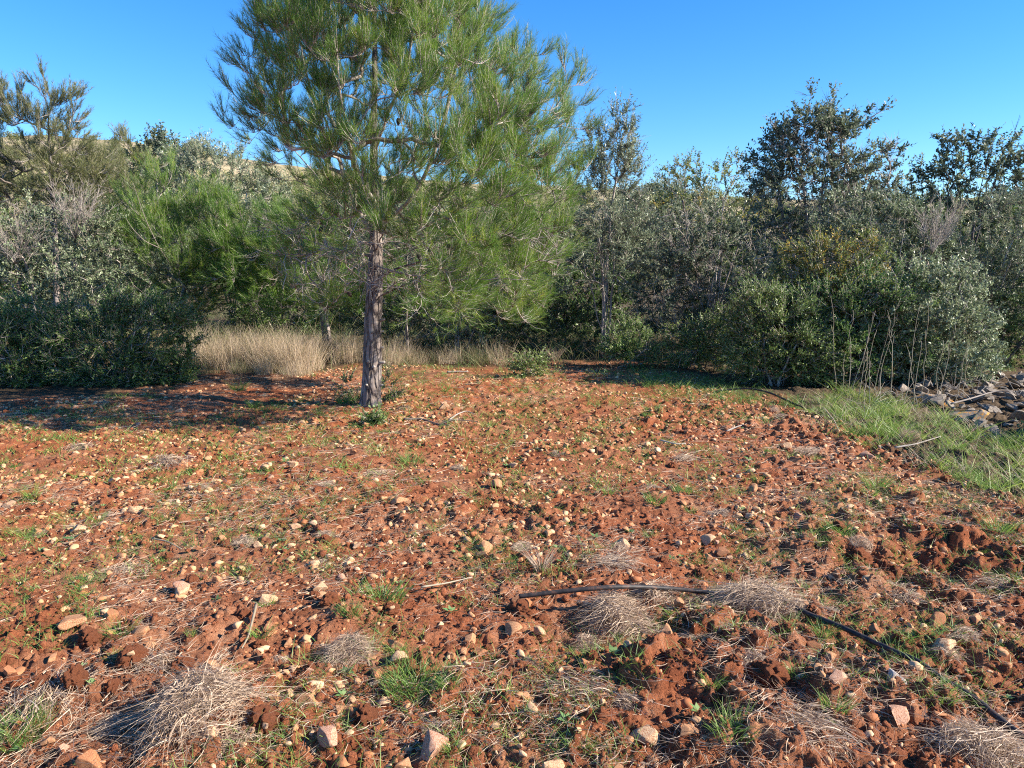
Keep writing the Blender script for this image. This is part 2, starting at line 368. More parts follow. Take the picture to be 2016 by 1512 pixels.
# ------------------------------------------------------------------ woody plants
class Wood:
    def __init__(s):
        s.pos = np.zeros((60000, 3)); s.par = np.full(60000, -1); s.dir = np.zeros((60000, 3)); s.limb = np.zeros(60000, int)
        s.block = np.zeros(60000, bool); s.n = 0; s.paths = []
    def path(s, pts, parent, limb, block=0):
        pts = np.asarray(pts, float); k = len(pts); i0 = s.n; idx = np.arange(i0, i0 + k)
        s.pos[idx] = pts; s.par[idx] = np.concatenate([[parent], idx[:-1]])
        prev = s.pos[parent] if parent >= 0 else pts[0] - (pts[1] - pts[0])
        s.dir[idx] = unit(np.diff(np.vstack([prev, pts]), axis=0)); s.limb[idx] = limb; s.n += k
        if block: s.block[idx[:block]] = True
        s.paths.append((parent, idx, limb)); return idx
    def grow(s, T, seg=.14, curve=.55, lift=.25, wob=.035, limb=None):
        P = s.pos[:s.n]; d = T - P; L = np.linalg.norm(d, axis=1) + 1e-6
        ca = np.sum(d * s.dir[:s.n], 1) / L
        cost = L * (1.35 - .45 * ca) + 9 * s.block[:s.n]
        i = int(np.argmin(cost)); l = L[i]; dr = d[i] / l
        p1 = P[i] + unit(s.dir[i] * curve + dr * (1 - curve)) * l * .5 - np.array([0, 0, lift * l * .35])
        k = max(3, int(np.ceil(l / seg))); t = (np.arange(1, k + 1) / k)[:, None]
        pts = (1 - t) ** 2 * P[i] + 2 * t * (1 - t) * p1 + t * t * T
        pts[:-1] += R.normal(size=(k - 1, 3)) * wob * min(l, .8) * .5
        return s.path(pts, i, s.limb[i] if limb is None else limb)
    def radii(s, tip, ex=2.3):
        a = np.zeros(s.n)
        haschild = np.zeros(s.n, bool); p = s.par[:s.n]; haschild[p[p >= 0]] = True
        for i in range(s.n - 1, -1, -1):
            if not haschild[i]: a[i] += tip ** ex
            else: a[i] *= 1.004
            if p[i] >= 0: a[p[i]] += a[i]
        return a ** (1 / ex)
    def tubes(s, geo, rr, limbs=None, k=6, kthin=4, skip=0):
        for n_, (par, idx, lb) in enumerate(s.paths):
            if n_ < skip or (limbs is not None and lb not in limbs): continue
            P = s.pos[idx]; r = rr[idx]
            if par >= 0:
                P = np.vstack([s.pos[par], P]); r = np.concatenate([[min(rr[par], r[0] * 1.25)], r])
            geo.tube(P, r, k if r[0] > .012 else kthin, R.random(), cap=True)

def blob_points(blobs, n, Y, depth, shell=.5):
    """points in ellipsoids given in photo pixels at distance Y; depth = depth/width ratio"""
    w = np.array([b[2] * b[3] for b in blobs], float); w /= w.sum()
    out = []
    for b, m in zip(blobs, R.multinomial(n, w)):
        c = at(b[0], b[1], Y); sx = b[2] / FPX * Y; sz = b[3] / FPX * Y
        u = rdir(m) * (R.random((m, 1)) ** (1 / 3 * (1 - shell) + .05))
        pts = c + u * np.array([sx, min(sx, sz * 1.3) * depth, sz])
        if len(b) > 4: pts[:, 1] += b[4]
        out.append(pts)
    return np.vstack(out)

def twigs_and_leaves(geoT, geoL, P, D, nt, tl, nl, ll, lw, spread, tint, tvar, flat=.6, up=.3, twr=.0018, out=None):
    """at every point P (heading D) nt twigs, each with nl leaves"""
    n = len(P)
    A = np.repeat(P, nt, 0); Dn = np.repeat(D, nt, 0)
    d = unit(Dn + rdir(n * nt) * spread + np.array([0, 0, up]))
    if out is not None: d = unit(d + np.repeat(out, nt, 0) * .6)
    L = tl * (.5 + R.random(n * nt)); B = A + d * L[:, None]
    geoT.prisms(A, B, twr * 1.5, twr * .6, R.random(n * nt))
    m = n * nt
    u = np.tile((np.arange(nl) + .6) / nl, m) + R.normal(size=m * nl) * .06
    A2, B2, d2 = np.repeat(A, nl, 0), np.repeat(B, nl, 0), np.repeat(d, nl, 0)
    p = A2 + (B2 - A2) * np.clip(u, .05, 1.05)[:, None]
    ld = unit(d2 * .55 + rdir(m * nl) * .9 + np.array([0, 0, .15]))
    ct = np.clip(tint + np.repeat(np.repeat(R.normal(size=n) * tvar * .7, nt), nl) + R.normal(size=m * nl) * tvar, 0, 1)
    geoL.leaves(p, ld, ll * (.65 + .7 * R.random(m * nl)), lw * (.7 + .6 * R.random(m * nl)), ct, flat)

LEAF = {  # material, leaf length, width, twig length, leaves per twig, twigs per point, spread
    'mastic': ('mastic', .034, .015, .17, 12, 9, .9), 'bright': ('bright', .032, .015, .16, 12, 9, .9), 'silver': ('silver', .040, .019, .17, 11, 8, .9),
    'yellow': ('yellow', .036, .017, .18, 11, 8, .8), 'olive': ('olive', .050, .012, .26, 13, 8, .6), 'carob': ('carob', .050, .024, .16, 11, 6, .8)}

def shrub(name, label, cat, px, Y, blobs, leaf, n, depth=.9, tint=.45, tvar=.22, shell=.55, stems=7, group=None, wood='twig', bare=0, tip=.0028, dens=1.0, lscale=1.0, basey=None, loose=None):
    b = at(px, 509, Y); x0 = b[0]; base = np.array([x0, Y, Hs(x0, Y) - .03])
    t = thing(name, label, cat, base, group)
    w = Wood(); T = blob_points(blobs, n, Y, depth, shell) ; T[:, 2] = np.maximum(T[:, 2], base[2] + .06)
    cen = T.mean(0)
    for q in range(stems):
        e = T[R.integers(len(T))]; e = cen * .35 + e * .65
        st = base + np.array([R.normal() * .07, R.normal() * .07, 0])
        k = 7; tt = np.linspace(0, 1, k)[:, None]
        m1 = st + (e - st) * np.array([.3, .3, .55]) + R.normal(size=3) * .08
        w.path((1 - tt) ** 2 * st + 2 * tt * (1 - tt) * m1 + tt * tt * e + R.normal(size=(k, 3)) * .015 * (tt > 0), -1, 0, 2)
    ends = []
    for e in T[np.argsort(np.linalg.norm(T - base, axis=1))]:
        ends.append(w.grow(e, .2, .5, .1, .10)[-1])
    for e in blob_points(blobs, bare, Y, depth, .2) if bare else []:
        w.grow(np.maximum(e, [-99, -99, base[2] + .05]), .16, .5, .1, .12)
    rr = w.radii(tip)
    gT, gL = Geo(), Geo()
    w.tubes(gT, rr, None, 6, 4)
    mat, ll, lw, tl, nl, ntw, spr = LEAF[leaf]
    ends = np.array(ends)
    out = unit(w.pos[ends] - cen)
    twigs_and_leaves(gT, gL, w.pos[ends], w.dir[ends], max(2, int(ntw * dens)), tl * lscale, nl, ll * lscale, lw * lscale, spr, tint, tvar, out=out)
    if bare:
        bi = np.array([p[1][-1] for p in w.paths[-bare:]])
        A = np.repeat(w.pos[bi], 6, 0); d = unit(np.repeat(w.dir[bi], 6, 0) + rdir(len(A)) * .7)
        gT.prisms(A, A + d * (.08 + .2 * R.random((len(A), 1))), .0025, .0012, R.random(len(A)))
    for gq in (gT, gL): gq.v = [v - base.astype(np.float32) for v in gq.v]
    gT.build('branches', M[wood], t, smooth=True); gL.build('foliage', M[mat], t)
    return t

def pine_needles(gT, gL, starts, dirs, lens, per, nlen, nw, tint, tvar, bare=.25):
    """shoots with needles on their outer part, curving upwards"""
    n = len(starts); k = per
    mid = starts + dirs * (lens * .5)[:, None]
    d2 = unit(dirs + np.array([0, 0, .35])); end = mid + d2 * (lens * .5)[:, None]
    gT.prisms(starts, mid, .0030, .0024, R.random(n)); gT.prisms(mid, end, .0024, .0014, R.random(n))
    u = bare + (1 - bare) * R.random((n, k)); s0, m0, e0 = (np.repeat(q, k, 0) for q in (starts, mid, end))
    uu = u.ravel()[:, None]
    p = np.where(uu < .5, s0 + (m0 - s0) * uu * 2, m0 + (e0 - m0) * (uu * 2 - 1))
    ax = np.where(uu < .5, np.repeat(dirs, k, 0), np.repeat(d2, k, 0))
    rd = rdir(n * k); rd = unit(rd - ax * np.sum(rd * ax, 1, keepdims=True))
    an = rad(16) + R.random((n * k, 1)) * rad(30)
    d = unit(ax * np.cos(an) + rd * np.sin(an))
    tt = np.clip(tint + np.repeat(R.normal(size=n) * tvar, k) + R.normal(size=n * k) * .10 + (u.ravel() - .6) * .18, 0, 1)
    gL.needles(p, d, nlen * (.65 + .5 * R.random(n * k)), nw, tt)

def pine_shoots(w, ends_idx, per_path, spread, length, outward, up=.55):
    """shoot starts and headings on the outer half of the given paths"""
    S, D = [], []
    for idx in ends_idx:
        P = w.pos[idx]; m = len(P)
        for q in range(per_path):
            u = .35 + .65 * R.random() if q else 1.0
            f = u * (m - 1); i = int(min(f, m - 2)) if m > 1 else 0
            p = P[i] + (P[min(i + 1, m - 1)] - P[i]) * (f - i)
            S.append(p); D.append(w.dir[idx[min(i + 1, m - 1)]] + (rdir(1)[0] * spread if q else 0))
    S, D = np.array(S), unit(np.array(D))
    D = unit(D + unit(S - outward) * .25 + np.array([0, 0, up]))
    return S, D, length * (.6 + .7 * R.random(len(S)))

# ---- the big pine
PX, PYB, PD = 728, 800, 8.2
def outline(z_px):
    l = np.interp(z_px, [-300, -200, -100, 0, 50, 100, 200, 260, 300, 350, 400, 450, 500, 550, 600, 640], [700, 610, 540, 478, 455, 440, 438, 462, 492, 520, 535, 500, 500, 560, 600, 690])
    r = np.interp(z_px, [-300, -200, -100, 0, 50, 80, 110, 200, 300, 400, 450, 500, 560, 600, 640], [770, 870, 930, 975, 1000, 1060, 1140, 1158, 1162, 1155, 1145, 1125, 1100, 1085, 1050])
    return l, r
def big_pine():
    base = at(PX, 509, PD); base = np.array([base[0], PD, 0]); base[2] = Hs(base[0], PD) - .06
    t = thing('pine_tree', 'large round crowned pine with a bare grey trunk in the red field', 'pine tree', base)
    w = Wood()
    A = lambda pts: np.array([at(p[0], p[1], PD + (p[2] if len(p) > 2 else 0)) for p in pts])
    def dense(P, s=.10, wob=.0):
        P = np.asarray(P); d = np.concatenate([[0], np.cumsum(np.linalg.norm(np.diff(P, axis=0), axis=1))])
        t_ = np.linspace(0, d[-1], max(4, int(d[-1] / s)))
        Q = np.stack([np.interp(t_, d, P[:, k]) for k in range(3)], 1)
        for _ in range(3): Q[1:-1] = (Q[:-2] + 2 * Q[1:-1] + Q[2:]) / 4
        Q[1:] += np.cumsum(R.normal(size=(len(Q) - 1, 3)) * wob, 0); return Q
    tr = dense(A([(729, 806), (731, 700), (735, 600), (738, 520), (739, 470), (738, 400), (737, 300), (739, 150), (735, 20), (737, -120), (736, -250)]), .07, .002)
    tr[0][2] = base[2]
    ti = w.path(tr, -1, 0); ntr = len(tr)
    hz = tr[:, 2] - base[2]
    w.block[ti[hz < 1.15]] = True
    def limb(pts, lb, wob=.006):
        P = A(pts); i = int(np.argmin(np.linalg.norm(w.pos[ti] - P[0], axis=1)))
        w.path(dense(np.vstack([w.pos[i], P[1:]]), .10, wob)[1:], i, lb)
    LB = [[(735, 470), (700, 415, 0), (672, 340, -.1), (645, 240, -.2), (605, 150, -.3), (585, 60, -.35), (580, -40, -.4)],
          [(735, 455), (665, 405, .2), (620, 345, .4), (560, 280, .6), (510, 200, .7), (480, 130, .75)],
          [(740, 450), (805, 395, -.1), (848, 320, -.2), (880, 230, -.3), (895, 100, -.35), (905, -40, -.4)],
          [(738, 480), (850, 440, .3), (960, 375, .6), (1050, 300, .8), (1100, 200, .9), (1120, 140, .9)],
          [(735, 588), (790, 562, -.15), (850, 522, -.3), (950, 480, -.6), (1050, 440, -.8), (1110, 380, -.9)],
          [(737, 545), (830, 510, -.1), (920, 487, -.3), (1010, 475, -.5), (1090, 505, -.6)],
          [(736, 552), (690, 520, -.3), (630, 500, -.7), (570, 505, -1.0), (520, 500, -1.2)],
          [(738, 505), (690, 495, .1), (620, 480, .2), (560, 450, .3), (520, 430, .35)],
          [(738, 490), (760, 450, -.6), (775, 410, -1.1), (790, 350, -1.5), (800, 280, -1.7)],
          [(738, 430), (740, 380, .6), (730, 320, 1.2), (720, 230, 1.6), (715, 150, 1.8)],
          [(738, 400), (700, 340, -.6), (680, 270, -1.1), (665, 180, -1.4), (660, 80, -1.5)],
          [(738, 380), (800, 320, .6), (830, 250, 1.1), (850, 150, 1.4), (860, 40, 1.5)],
          [(738, 300), (760, 240, -.4), (800, 150, -.9), (820, 40, -1.1), (825, -60, -1.2)],
          [(737, 520), (800, 545, -.7), (880, 560, -1.2), (960, 560, -1.5), (1020, 560, -1.7)]]
    for q, l in enumerate(LB): limb(l, q + 1)
    # clumps of shoots through the outer crown
    T = []
    while len(T) < 1620:
        py = R.uniform(-290, 610)
        l, r = outline(py)
        keep = np.interp(py, [-290, -100, 0, 350, 480, 560, 610], [.35, .7, 1, .95, .9, .6, .25])
        if R.random() > keep: continue
        a = R.uniform(0, 2 * np.pi); lo = np.interp(py, [-290, 0, 300, 450, 600], [.0, .35, .5, .6, .8])
        q = math.sqrt(R.uniform(lo * lo, 1)) * .93
        c, hw = (l + r) / 2, (r - l) / 2
        px = c + hw * q * math.cos(a)
        dy = 2.05 * q * math.sin(a) * np.interp(py, [-290, 0, 300, 600], [.25, .85, 1, .85])
        # gaps: clumps come where a low-frequency noise allows
        if vnoise(np.array([px / 62.]), np.array([py / 62. + dy]), 1)[0] < .22 and R.random() < .75: continue
        if py > 430 and px < 640 and R.random() < .55: continue
        if dy < -.1 and abs(px - 738) < 150 and py > 430 and R.random() < .6: continue
        if dy < .3 and abs(px - 760) < 110 and 170 < py <= 430 and R.random() < .3: continue
        if py > 500 and abs(px - 735) < 70: continue
        p = at(px, py + 26, PD + dy)
        # lateral scale belongs to the trunk plane
        k = PD / (PD + dy); p = np.array([base[0] + (p[0] - base[0]) * (k if dy > 0 else 1), p[1], p[2]])
        T.append(p)
    for px, py, dy in [(1010, 85, -.2), (1040, 75, .2), (1075, 90, .1), (1105, 105, -.3), (1135, 115, .2), (1150, 150, 0), (1155, 190, .3), (1160, 240, -.2), (450, 110, .1), (445, 150, -.3), (440, 205, .2), (455, 235, 0), (470, 90, .3), (980, 20, 0), (1165, 300, .1)]: T.append(at(px, py + 18, PD + dy))
    T = np.array(T); root = at(738, 420, PD)
    idxs = []
    for e in T[np.argsort(np.linalg.norm(T - root, axis=1))]:
        idxs.append(w.grow(e, .13, .55, .30, .05))
    nlive = len(w.paths)
    # bare dead twigs low in the crown
    dead = []
    for q in range(200):
        py = R.uniform(450, 570); l, r = outline(py); px = R.uniform(l + 10, r - 30)
        dy = R.uniform(-1.3, 1.3)
        dead.append(w.grow(at(px, py, PD + dy), .13, .4, .05, .14))
    rr = w.radii(.0027, 2.35)
    # measured trunk girth
    rt = np.interp(hz, [0, .12, .4, 1.0, 1.5, 1.75, 2.2, 3, 4, 5.6], [.128, .112, .104, .094, .084, .070, .052, .036, .022, .006])
    rr[ti] = rt
    gT = Geo()                                          # limbs
    out = np.array([base[0], PD, 2.2])
    live_end = [p[1] for p in w.paths[1 + 0:1 + len(LB)]]
    for lb in range(1, len(LB) + 1):
        g_ = Geo(); w.tubes(g_, np.minimum(rr, .05), {lb}, 7, 4, 1)
        g_.v = [v - base.astype(np.float32) for v in g_.v]
        g_.build('limb', M['bark'] if lb in (5, 6) else M['twig'], t, smooth=True)
    w.tubes(gT, np.minimum(rr, .03), {0}, 6, 4, 1)
    # twiglets on dead wood
    ends = np.array([d[-1] for d in dead] + [d[len(d) // 2] for d in dead])
    A_ = np.repeat(w.pos[ends], 4, 0); d_ = unit(np.repeat(w.dir[ends], 4, 0) + rdir(len(A_)) * .9)
    B_ = A_ + d_ * (.06 + .20 * R.random((len(A_), 1)))
    gT.prisms(A_, B_, .0032, .0016, R.random(len(A_)))
    gL = Geo()
    S, D, L = pine_shoots(w, idxs, 10, .75, .23, out, .85)
    # low clumps get a lighter tint, more to the right, averaged over each slice
    low = np.clip((2.0 - S[:, 2]) / 1.2, 0, 1); right = np.clip((S[:, 0] - base[0]) / 2, -1, 1)
    tnt = .49 + .14 * low + .14 * low * right
    for q in range(4):
        sl = slice(q, None, 4)
        pine_needles(gT, gL, S[sl], D[sl], L[sl], 38, .095, .0023, float(tnt[sl].mean()), .17, .12)
    S2, D2, L2 = pine_shoots(w, live_end, 16, .8, .22, out)
    pine_needles(gT, gL, S2, D2, L2, 56, .100, .0025, .42, .15, .4)
    for gq in (gT, gL): gq.v = [v - base.astype(np.float32) for v in gq.v]
    gT.build('branches', M['twig'], t, smooth=True); gL.build('crown', M['pine'], t)
    # trunk with ridged bark and pruned stubs
    ns = 56; fine = np.linspace(0, ntr - 1, 330); P = np.stack([np.interp(fine, np.arange(ntr), tr[:, k]) for k in range(3)], 1); rf = np.interp(fine, np.arange(ntr), rt)
    ang = np.arange(ns) * 2 * np.pi / ns
    zz = P[:, 2][:, None] + 0 * ang; aa = ang[None] + .25 * (vnoise(zz * 5, 0 * zz + ang[None], 2) - .5)
    rid = np.abs(vnoise(np.cos(aa) * 9 + 50, zz * 3.2 + np.sin(aa) * 9, 0) * 2 - 1)
    rid2 = vnoise(np.cos(aa) * 22 + 50, zz * 14 + np.sin(aa) * 22, 1)
    flare = 1 + .16 * np.exp(-(zz - base[2]) / .09) * (1 + .7 * np.cos(ang * 5 + 1)[None])
    rv = rf[:, None] * flare * (1 - .11 * (1 - rid) ** 2 + .06 * (rid2 - .5))
    V = np.stack([P[:, 0:1] + rv * np.cos(ang), P[:, 1:2] + rv * np.sin(ang), zz], -1) - base
    i = np.arange(len(P) - 1)[:, None] * ns; j = np.arange(ns)[None]; j2 = (j + 1) % ns
    trunk = link('trunk', mesh('trunk', V.reshape(-1, 3), [np.stack([i + j, i + j2, i + ns + j2, i + ns + j], -1).reshape(-1, 4)], [M['bark']], True), t)
    for (px, py, sx, sy, l, r_) in [(748, 715, 1, -.5, .085, .018), (738, 722, .35, -1, .06, .016), (722, 712, -.2, -1, .05, .016), (748, 686, 1, -.2, .05, .010), (750, 632, 1, -.3, .07, .014), (736, 655, .1, -1, .05, .013),
                                    (747, 760, 1, -.3, .055, .011), (722, 757, -.3, -1, .045, .011), (748, 655, 1, .1, .04, .009), (748, 620, 1, .1, .03, .008), (718, 618, -1, -.3, .03, .009), (714, 713, -1, .2, .03, .008)]:
        p = at(px, py, PD); c = np.array([np.interp(p[2], tr[:, 2], tr[:, 0]), np.interp(p[2], tr[:, 2], tr[:, 1]), p[2]])
        rad_ = np.interp(p[2] - base[2], hz, rt); d = unit(np.array([sx, sy, .12]))
        gs = Geo(); a0 = c + d * rad_ * .8 - base
        gs.tube([a0, a0 + d * .03, a0 + d * (l + .0) + np.array([0, 0, .004])], np.array([r_ * 1.35, r_, r_ * .92]), 9, R.random()); gs.build('stub', M['paletwig'], trunk, smooth=True)
    # cones
    for (px, py, dy) in [(685, 574, -.4), (823, 500, -.5), (828, 472, -.4), (885, 480, -.2), (912, 318, -.9), (995, 310, -.8), (545, 190, -.5), (785, 232, -1.2), (632, 448, -.9), (640, 470, -.6)]:
        p = at(px, py, PD + dy) - base
        gs = Geo(); ax = unit(np.array([R.normal() * .4, R.normal() * .4, -1]))
        prof = [(0, .004), (.006, .016), (.02, .022), (.04, .019), (.06, .011), (.072, .003)]
        gs.tube([p + ax * a_ for a_, _ in prof], np.array([b_ for _, b_ in prof]), 10, .2)
        i_ = int(np.argmin(np.linalg.norm(w.pos[:w.n] - (p + base), axis=1))); gs.tube([w.pos[i_] - base, (w.pos[i_] - base + p) / 2, p], np.array([.003, .003, .003]), 4, .4)
        gs.build('pine_cone', M['darktwig'], t, smooth=True)
    return t
big_pine()

def small_pine(label, px, Y, blobs, trunkpts, n, per, needle=62, tint=.42, mat='pine', nlen=.10, nw=.0042, shoot=.28, girth=.06, depth=1.0, up=.6, twig='twig', shell=.35, limbs=()):
    b = at(px, 509, Y); base = np.array([b[0], Y, Hs(b[0], Y) - .05])
    t = thing('pine_tree', label, 'pine tree', base)
    w = Wood(); P = np.vstack([base, [at(a, c, Y) for a, c in trunkpts]])
    d = np.concatenate([[0], np.cumsum(np.linalg.norm(np.diff(P, axis=0), axis=1))]); tt = np.linspace(0, d[-1], int(d[-1] / .12) + 3)
    tr = np.stack([np.interp(tt, d, P[:, k]) for k in range(3)], 1)
    for _ in range(2): tr[1:-1] = (tr[:-2] + 2 * tr[1:-1] + tr[2:]) / 4
    ti = w.path(tr, -1, 0, max(2, int(len(tr) * .12)))
    T = blob_points(blobs, n, Y, depth, shell); T[:, 2] = np.maximum(T[:, 2], base[2] + .25)
    idx = [w.grow(e, .16, .55, .3, .06) for e in T[np.argsort(np.linalg.norm(T - P[len(P) // 2], axis=1))]]
    rr = np.minimum(w.radii(.0045, 2.35), girth)
    rr[ti] = np.maximum(rr[ti], girth * (1 - np.linspace(0, 1, len(ti)) * .85))
    gt, gT, gL = Geo(), Geo(), Geo()
    gt.tube(tr, rr[ti], 12, .5)
    w.tubes(gT, rr, None, 6, 4, 1)
    for lp in limbs:
        gl_ = Geo(); Q = np.array([at(a, c, Y + e) for a, c, e in lp]); u = np.linspace(0, len(Q) - 1, len(Q) * 4); Q = np.stack([np.interp(u, np.arange(len(Q)), Q[:, k]) for k in range(3)], 1); Q[1:-1] = (Q[:-2] + Q[1:-1] + Q[2:]) / 3
        gl_.tube(Q - base, np.linspace(.007, .003, len(Q)), 7, .2); gl_.build('limb', M['twig'], t, smooth=True)
    S, D, L = pine_shoots(w, idx, per, .75, shoot, np.array([base[0], Y, tr[len(tr) // 2][2]]), up)
    pine_needles(gT, gL, S, D, L, needle, nlen, nw, tint, .14, .2)
    for gq in (gt, gT, gL): gq.v = [v - base.astype(np.float32) for v in gq.v]
    gt.build('trunk', M['bark'], t, smooth=True); gT.build('branches', M[twig], t, smooth=True); gL.build('crown', M[mat], t)

small_pine('tall thin topped brownish green pine standing above the left scrub', 110, 13.8,
           [(85, 225, 28, 85), (145, 225, 28, 75), (120, 300, 70, 45), (25, 235, 32, 80), (170, 340, 80, 45), (60, 350, 130, 60), (170, 390, 110, 60), (-40, 330, 80, 90)],
           [(112, 600), (108, 450), (100, 330), (96, 270), (95, 215)], 290, 9, 46, .36, 'pine_old', .085, .0044, .30, .07, shell=.25)
small_pine('light green young pine with a pale slanting limb, left of the big pine', 350, 12.4,
           [(325, 385, 45, 60), (290, 455, 70, 65), (360, 500, 100, 80), (410, 430, 50, 50), (340, 590, 85, 55), (430, 550, 70, 50)],
           [(352, 640), (365, 560), (356, 470), (350, 420)], 230, 9, 46, .52, 'pine', .10, .0036, .34, .055, twig='paletwig', limbs=[[(356, 560, 0), (335, 520, -.6), (312, 485, -.9), (290, 440, -1.0), (275, 400, -1.05), (262, 360, -1.1)], [(318, 490, -.85), (285, 475, -1.0), (262, 452, -1.1), (248, 430, -1.15)]])
small_pine('dark pine with a leaning grey trunk behind the dry grass', 642, 12.1,
           [(560, 470, 110, 55), (500, 510, 90, 75), (590, 520, 120, 55), (690, 570, 70, 50), (440, 480, 60, 80), (560, 590, 90, 40)],
           [(640, 640), (632, 570), (620, 500), (600, 430), (590, 390)], 230, 9, 50, .42, 'pine', .10, .0038, .30, .085)
small_pine('low bright green pine sapling behind the big trunk', 800, 11.8,
           [(800, 560, 70, 60), (860, 600, 60, 45)], [(800, 640), (802, 570), (800, 520)], 60, 7, 46, .50, 'pine', .09, .0042, .25, .03)

small_pine('slim pine top just right of the tall thin topped pine', 250, 16.0, [(245, 300, 22, 40), (250, 360, 50, 50), (220, 400, 60, 50)], [(250, 560), (248, 400), (246, 340)], 70, 8, 44, .45, 'pine_old', .09, .0046, .3, .04)
# ---- scrub behind the field
S_ = shrub
S_('carob_bush', 'broad dark bush with glossy grey leaves and bare twigs, above low green shrubs', 'bush', 110, 11.6, [(100, 520, 150, 100), (210, 560, 105, 85), (20, 470, 80, 80), (150, 440, 80, 40)], 'silver', 330, tint=.42, stems=9, bare=60, wood='twig')
def twig_fan(label, base, tips, Y, n):
    b = at(base[0], base[1], Y); t = thing('dead_brushwood', label, 'dead branches', b); g_ = Geo()
    for q in range(n):
        e = at(base[0] + R.uniform(*tips[0]), base[1] + R.uniform(*tips[1]), Y + R.normal() * .25)
        P = [b + (e - b) * u + R.normal(size=3) * .02 * (u > 0) for u in np.linspace(0, 1, 6)]
        g_.tube(P, np.linspace(.004, .0012, 6), 4, R.random())
        A_ = np.repeat(np.array(P[2:]), 5, 0); d = unit(unit(e - b) + rdir(len(A_)) * .6); g_.prisms(A_, A_ + d * (.08 + .15 * R.random((len(A_), 1))), .002, .001, R.random(len(A_)))
    g_.v = [v - b.astype(np.float32) for v in g_.v]
    g_.build('branches', M['twig'], t, smooth=True)
twig_fan('fan of bare silvery twigs on top of the glossy grey bush', (148, 470), ((-50, 70), (-110, -40)), 11.3, 26)
twig_fan('bare pale twigs low on the glossy grey bush', (30, 520), ((-60, 60), (-110, -20)), 11.0, 22)
twig_fan('grey dead twigs standing in the dark scrub behind yellowing mastic', (1835, 500), ((-40, 60), (-100, -30)), 10.9, 26)
S_('mastic_shrub', 'low fresh green shrub at the left edge of the field', 'shrub', 20, 9.6, [(20, 690, 80, 75), (60, 720, 60, 55), (-60, 670, 90, 90)], 'bright', 330, tint=.5, tvar=.28, stems=9, bare=30)
S_('mastic_shrub', 'dense dark green rounded shrub beside the tall dry grass', 'shrub', 220, 9.7, [(190, 690, 110, 75), (310, 680, 80, 78), (150, 650, 70, 50), (250, 735, 130, 40), (245, 605, 50, 30), (335, 620, 45, 40), (120, 640, 45, 30), (60, 625, 35, 40)], 'bright', 620, tint=.5, tvar=.3, stems=12, bare=60)
S_('olive_bush', 'pale grey green olive bush below the hill crest, left of the big pine', 'bush', 450, 17.5, [(450, 360, 85, 60), (500, 420, 80, 80), (390, 350, 60, 60), (440, 470, 110, 90)], 'olive', 260, tint=.6, lscale=1.5, tip=.004)
S_('mastic_bush', 'dark leathery bush on the skyline behind the young pine', 'bush', 300, 19, [(300, 330, 50, 45), (330, 310, 45, 40), (290, 420, 90, 90)], 'carob', 170, tint=.55, lscale=1.7, tip=.004)
S_('olive_bush', 'grey green olive shrub with a crooked bare stem behind the big pine', 'bush', 900, 12.6, [(900, 610, 80, 60), (960, 640, 60, 60), (850, 590, 60, 50), (1000, 580, 70, 60)], 'olive', 190, tint=.42, bare=30, tip=.0035)
S_('mastic_bush', 'dark mastic bush in shade just right of the big trunk', 'bush', 790, 13, [(800, 640, 60, 60), (740, 620, 60, 70), (860, 680, 60, 40)], 'mastic', 130, tint=.4)
S_('mastic_bush', 'mastic bush darkened for shade at the back edge of the red soil', 'bush', 1060, 12.6, [(1060, 640, 80, 75), (1000, 660, 60, 60), (1130, 660, 60, 60)], 'mastic', 210, tint=.25, wood='darktwig')  # low leaf tint and dark twigs put the shade into the colour
S_('olive_tree', 'tall slim olive tree with pale grey stems right of the big pine', 'olive tree', 1195, 12.0, [(1222, 290, 38, 70), (1205, 400, 62, 100), (1160, 330, 45, 80), (1175, 500, 85, 90), (1240, 470, 50, 70)], 'olive', 280, depth=.9, tint=.5, shell=.3, stems=9, wood='paletwig', bare=80, tip=.0032)
S_('mastic_bush', 'dark twiggy bush full of bare branches between olive and tall carob', 'bush', 1390, 12.2, [(1360, 470, 90, 65), (1420, 530, 110, 90), (1330, 580, 85, 80), (1450, 620, 80, 60)], 'carob', 260, tint=.42, stems=12, bare=420, wood='twig')
S_('carob_tree', 'thin crowned carob with yellowish leaves against the sky', 'carob tree', 1400, 15.5, [(1350, 345, 42, 35), (1445, 335, 45, 35), (1400, 400, 100, 50), (1300, 400, 40, 40), (1480, 400, 60, 60)], 'yellow', 150, tint=.42, shell=.2, dens=.75, lscale=1.2, bare=60, tip=.0035)
S_('carob_tree', 'tallest carob tree with dark leaf clusters and grey twigs', 'carob tree', 1600, 13.0, [(1590, 275, 80, 55), (1640, 250, 60, 35), (1530, 325, 55, 50), (1690, 345, 75, 50), (1610, 385, 130, 70), (1580, 470, 120, 60), (1590, 190, 10, 10), (1632, 190, 14, 8), (1720, 225, 24, 12), (1550, 255, 22, 16), (1750, 300, 20, 20)], 'carob', 420, tint=.55, shell=.35, stems=7, dens=.9, bare=600, tip=.0036, lscale=1.2)
S_('carob_tree', 'open crowned carob with sky showing through at the right edge', 'carob tree', 1900, 13.4, [(1900, 300, 60, 28), (1970, 300, 60, 45), (1850, 350, 50, 50), (1930, 370, 100, 50), (1760, 395, 60, 45), (1850, 275, 12, 14), (2030, 340, 60, 60)], 'carob', 210, tint=.55, shell=.3, dens=.8, bare=60, tip=.0042, lscale=1.25, wood='darktwig')
S_('olive_bush', 'round grey olive bush under the carob at the right edge', 'bush', 1950, 11.8, [(1945, 470, 85, 75), (1990, 540, 70, 80), (1900, 560, 70, 70), (2060, 480, 60, 90)], 'olive', 270, tint=.40, tip=.003)
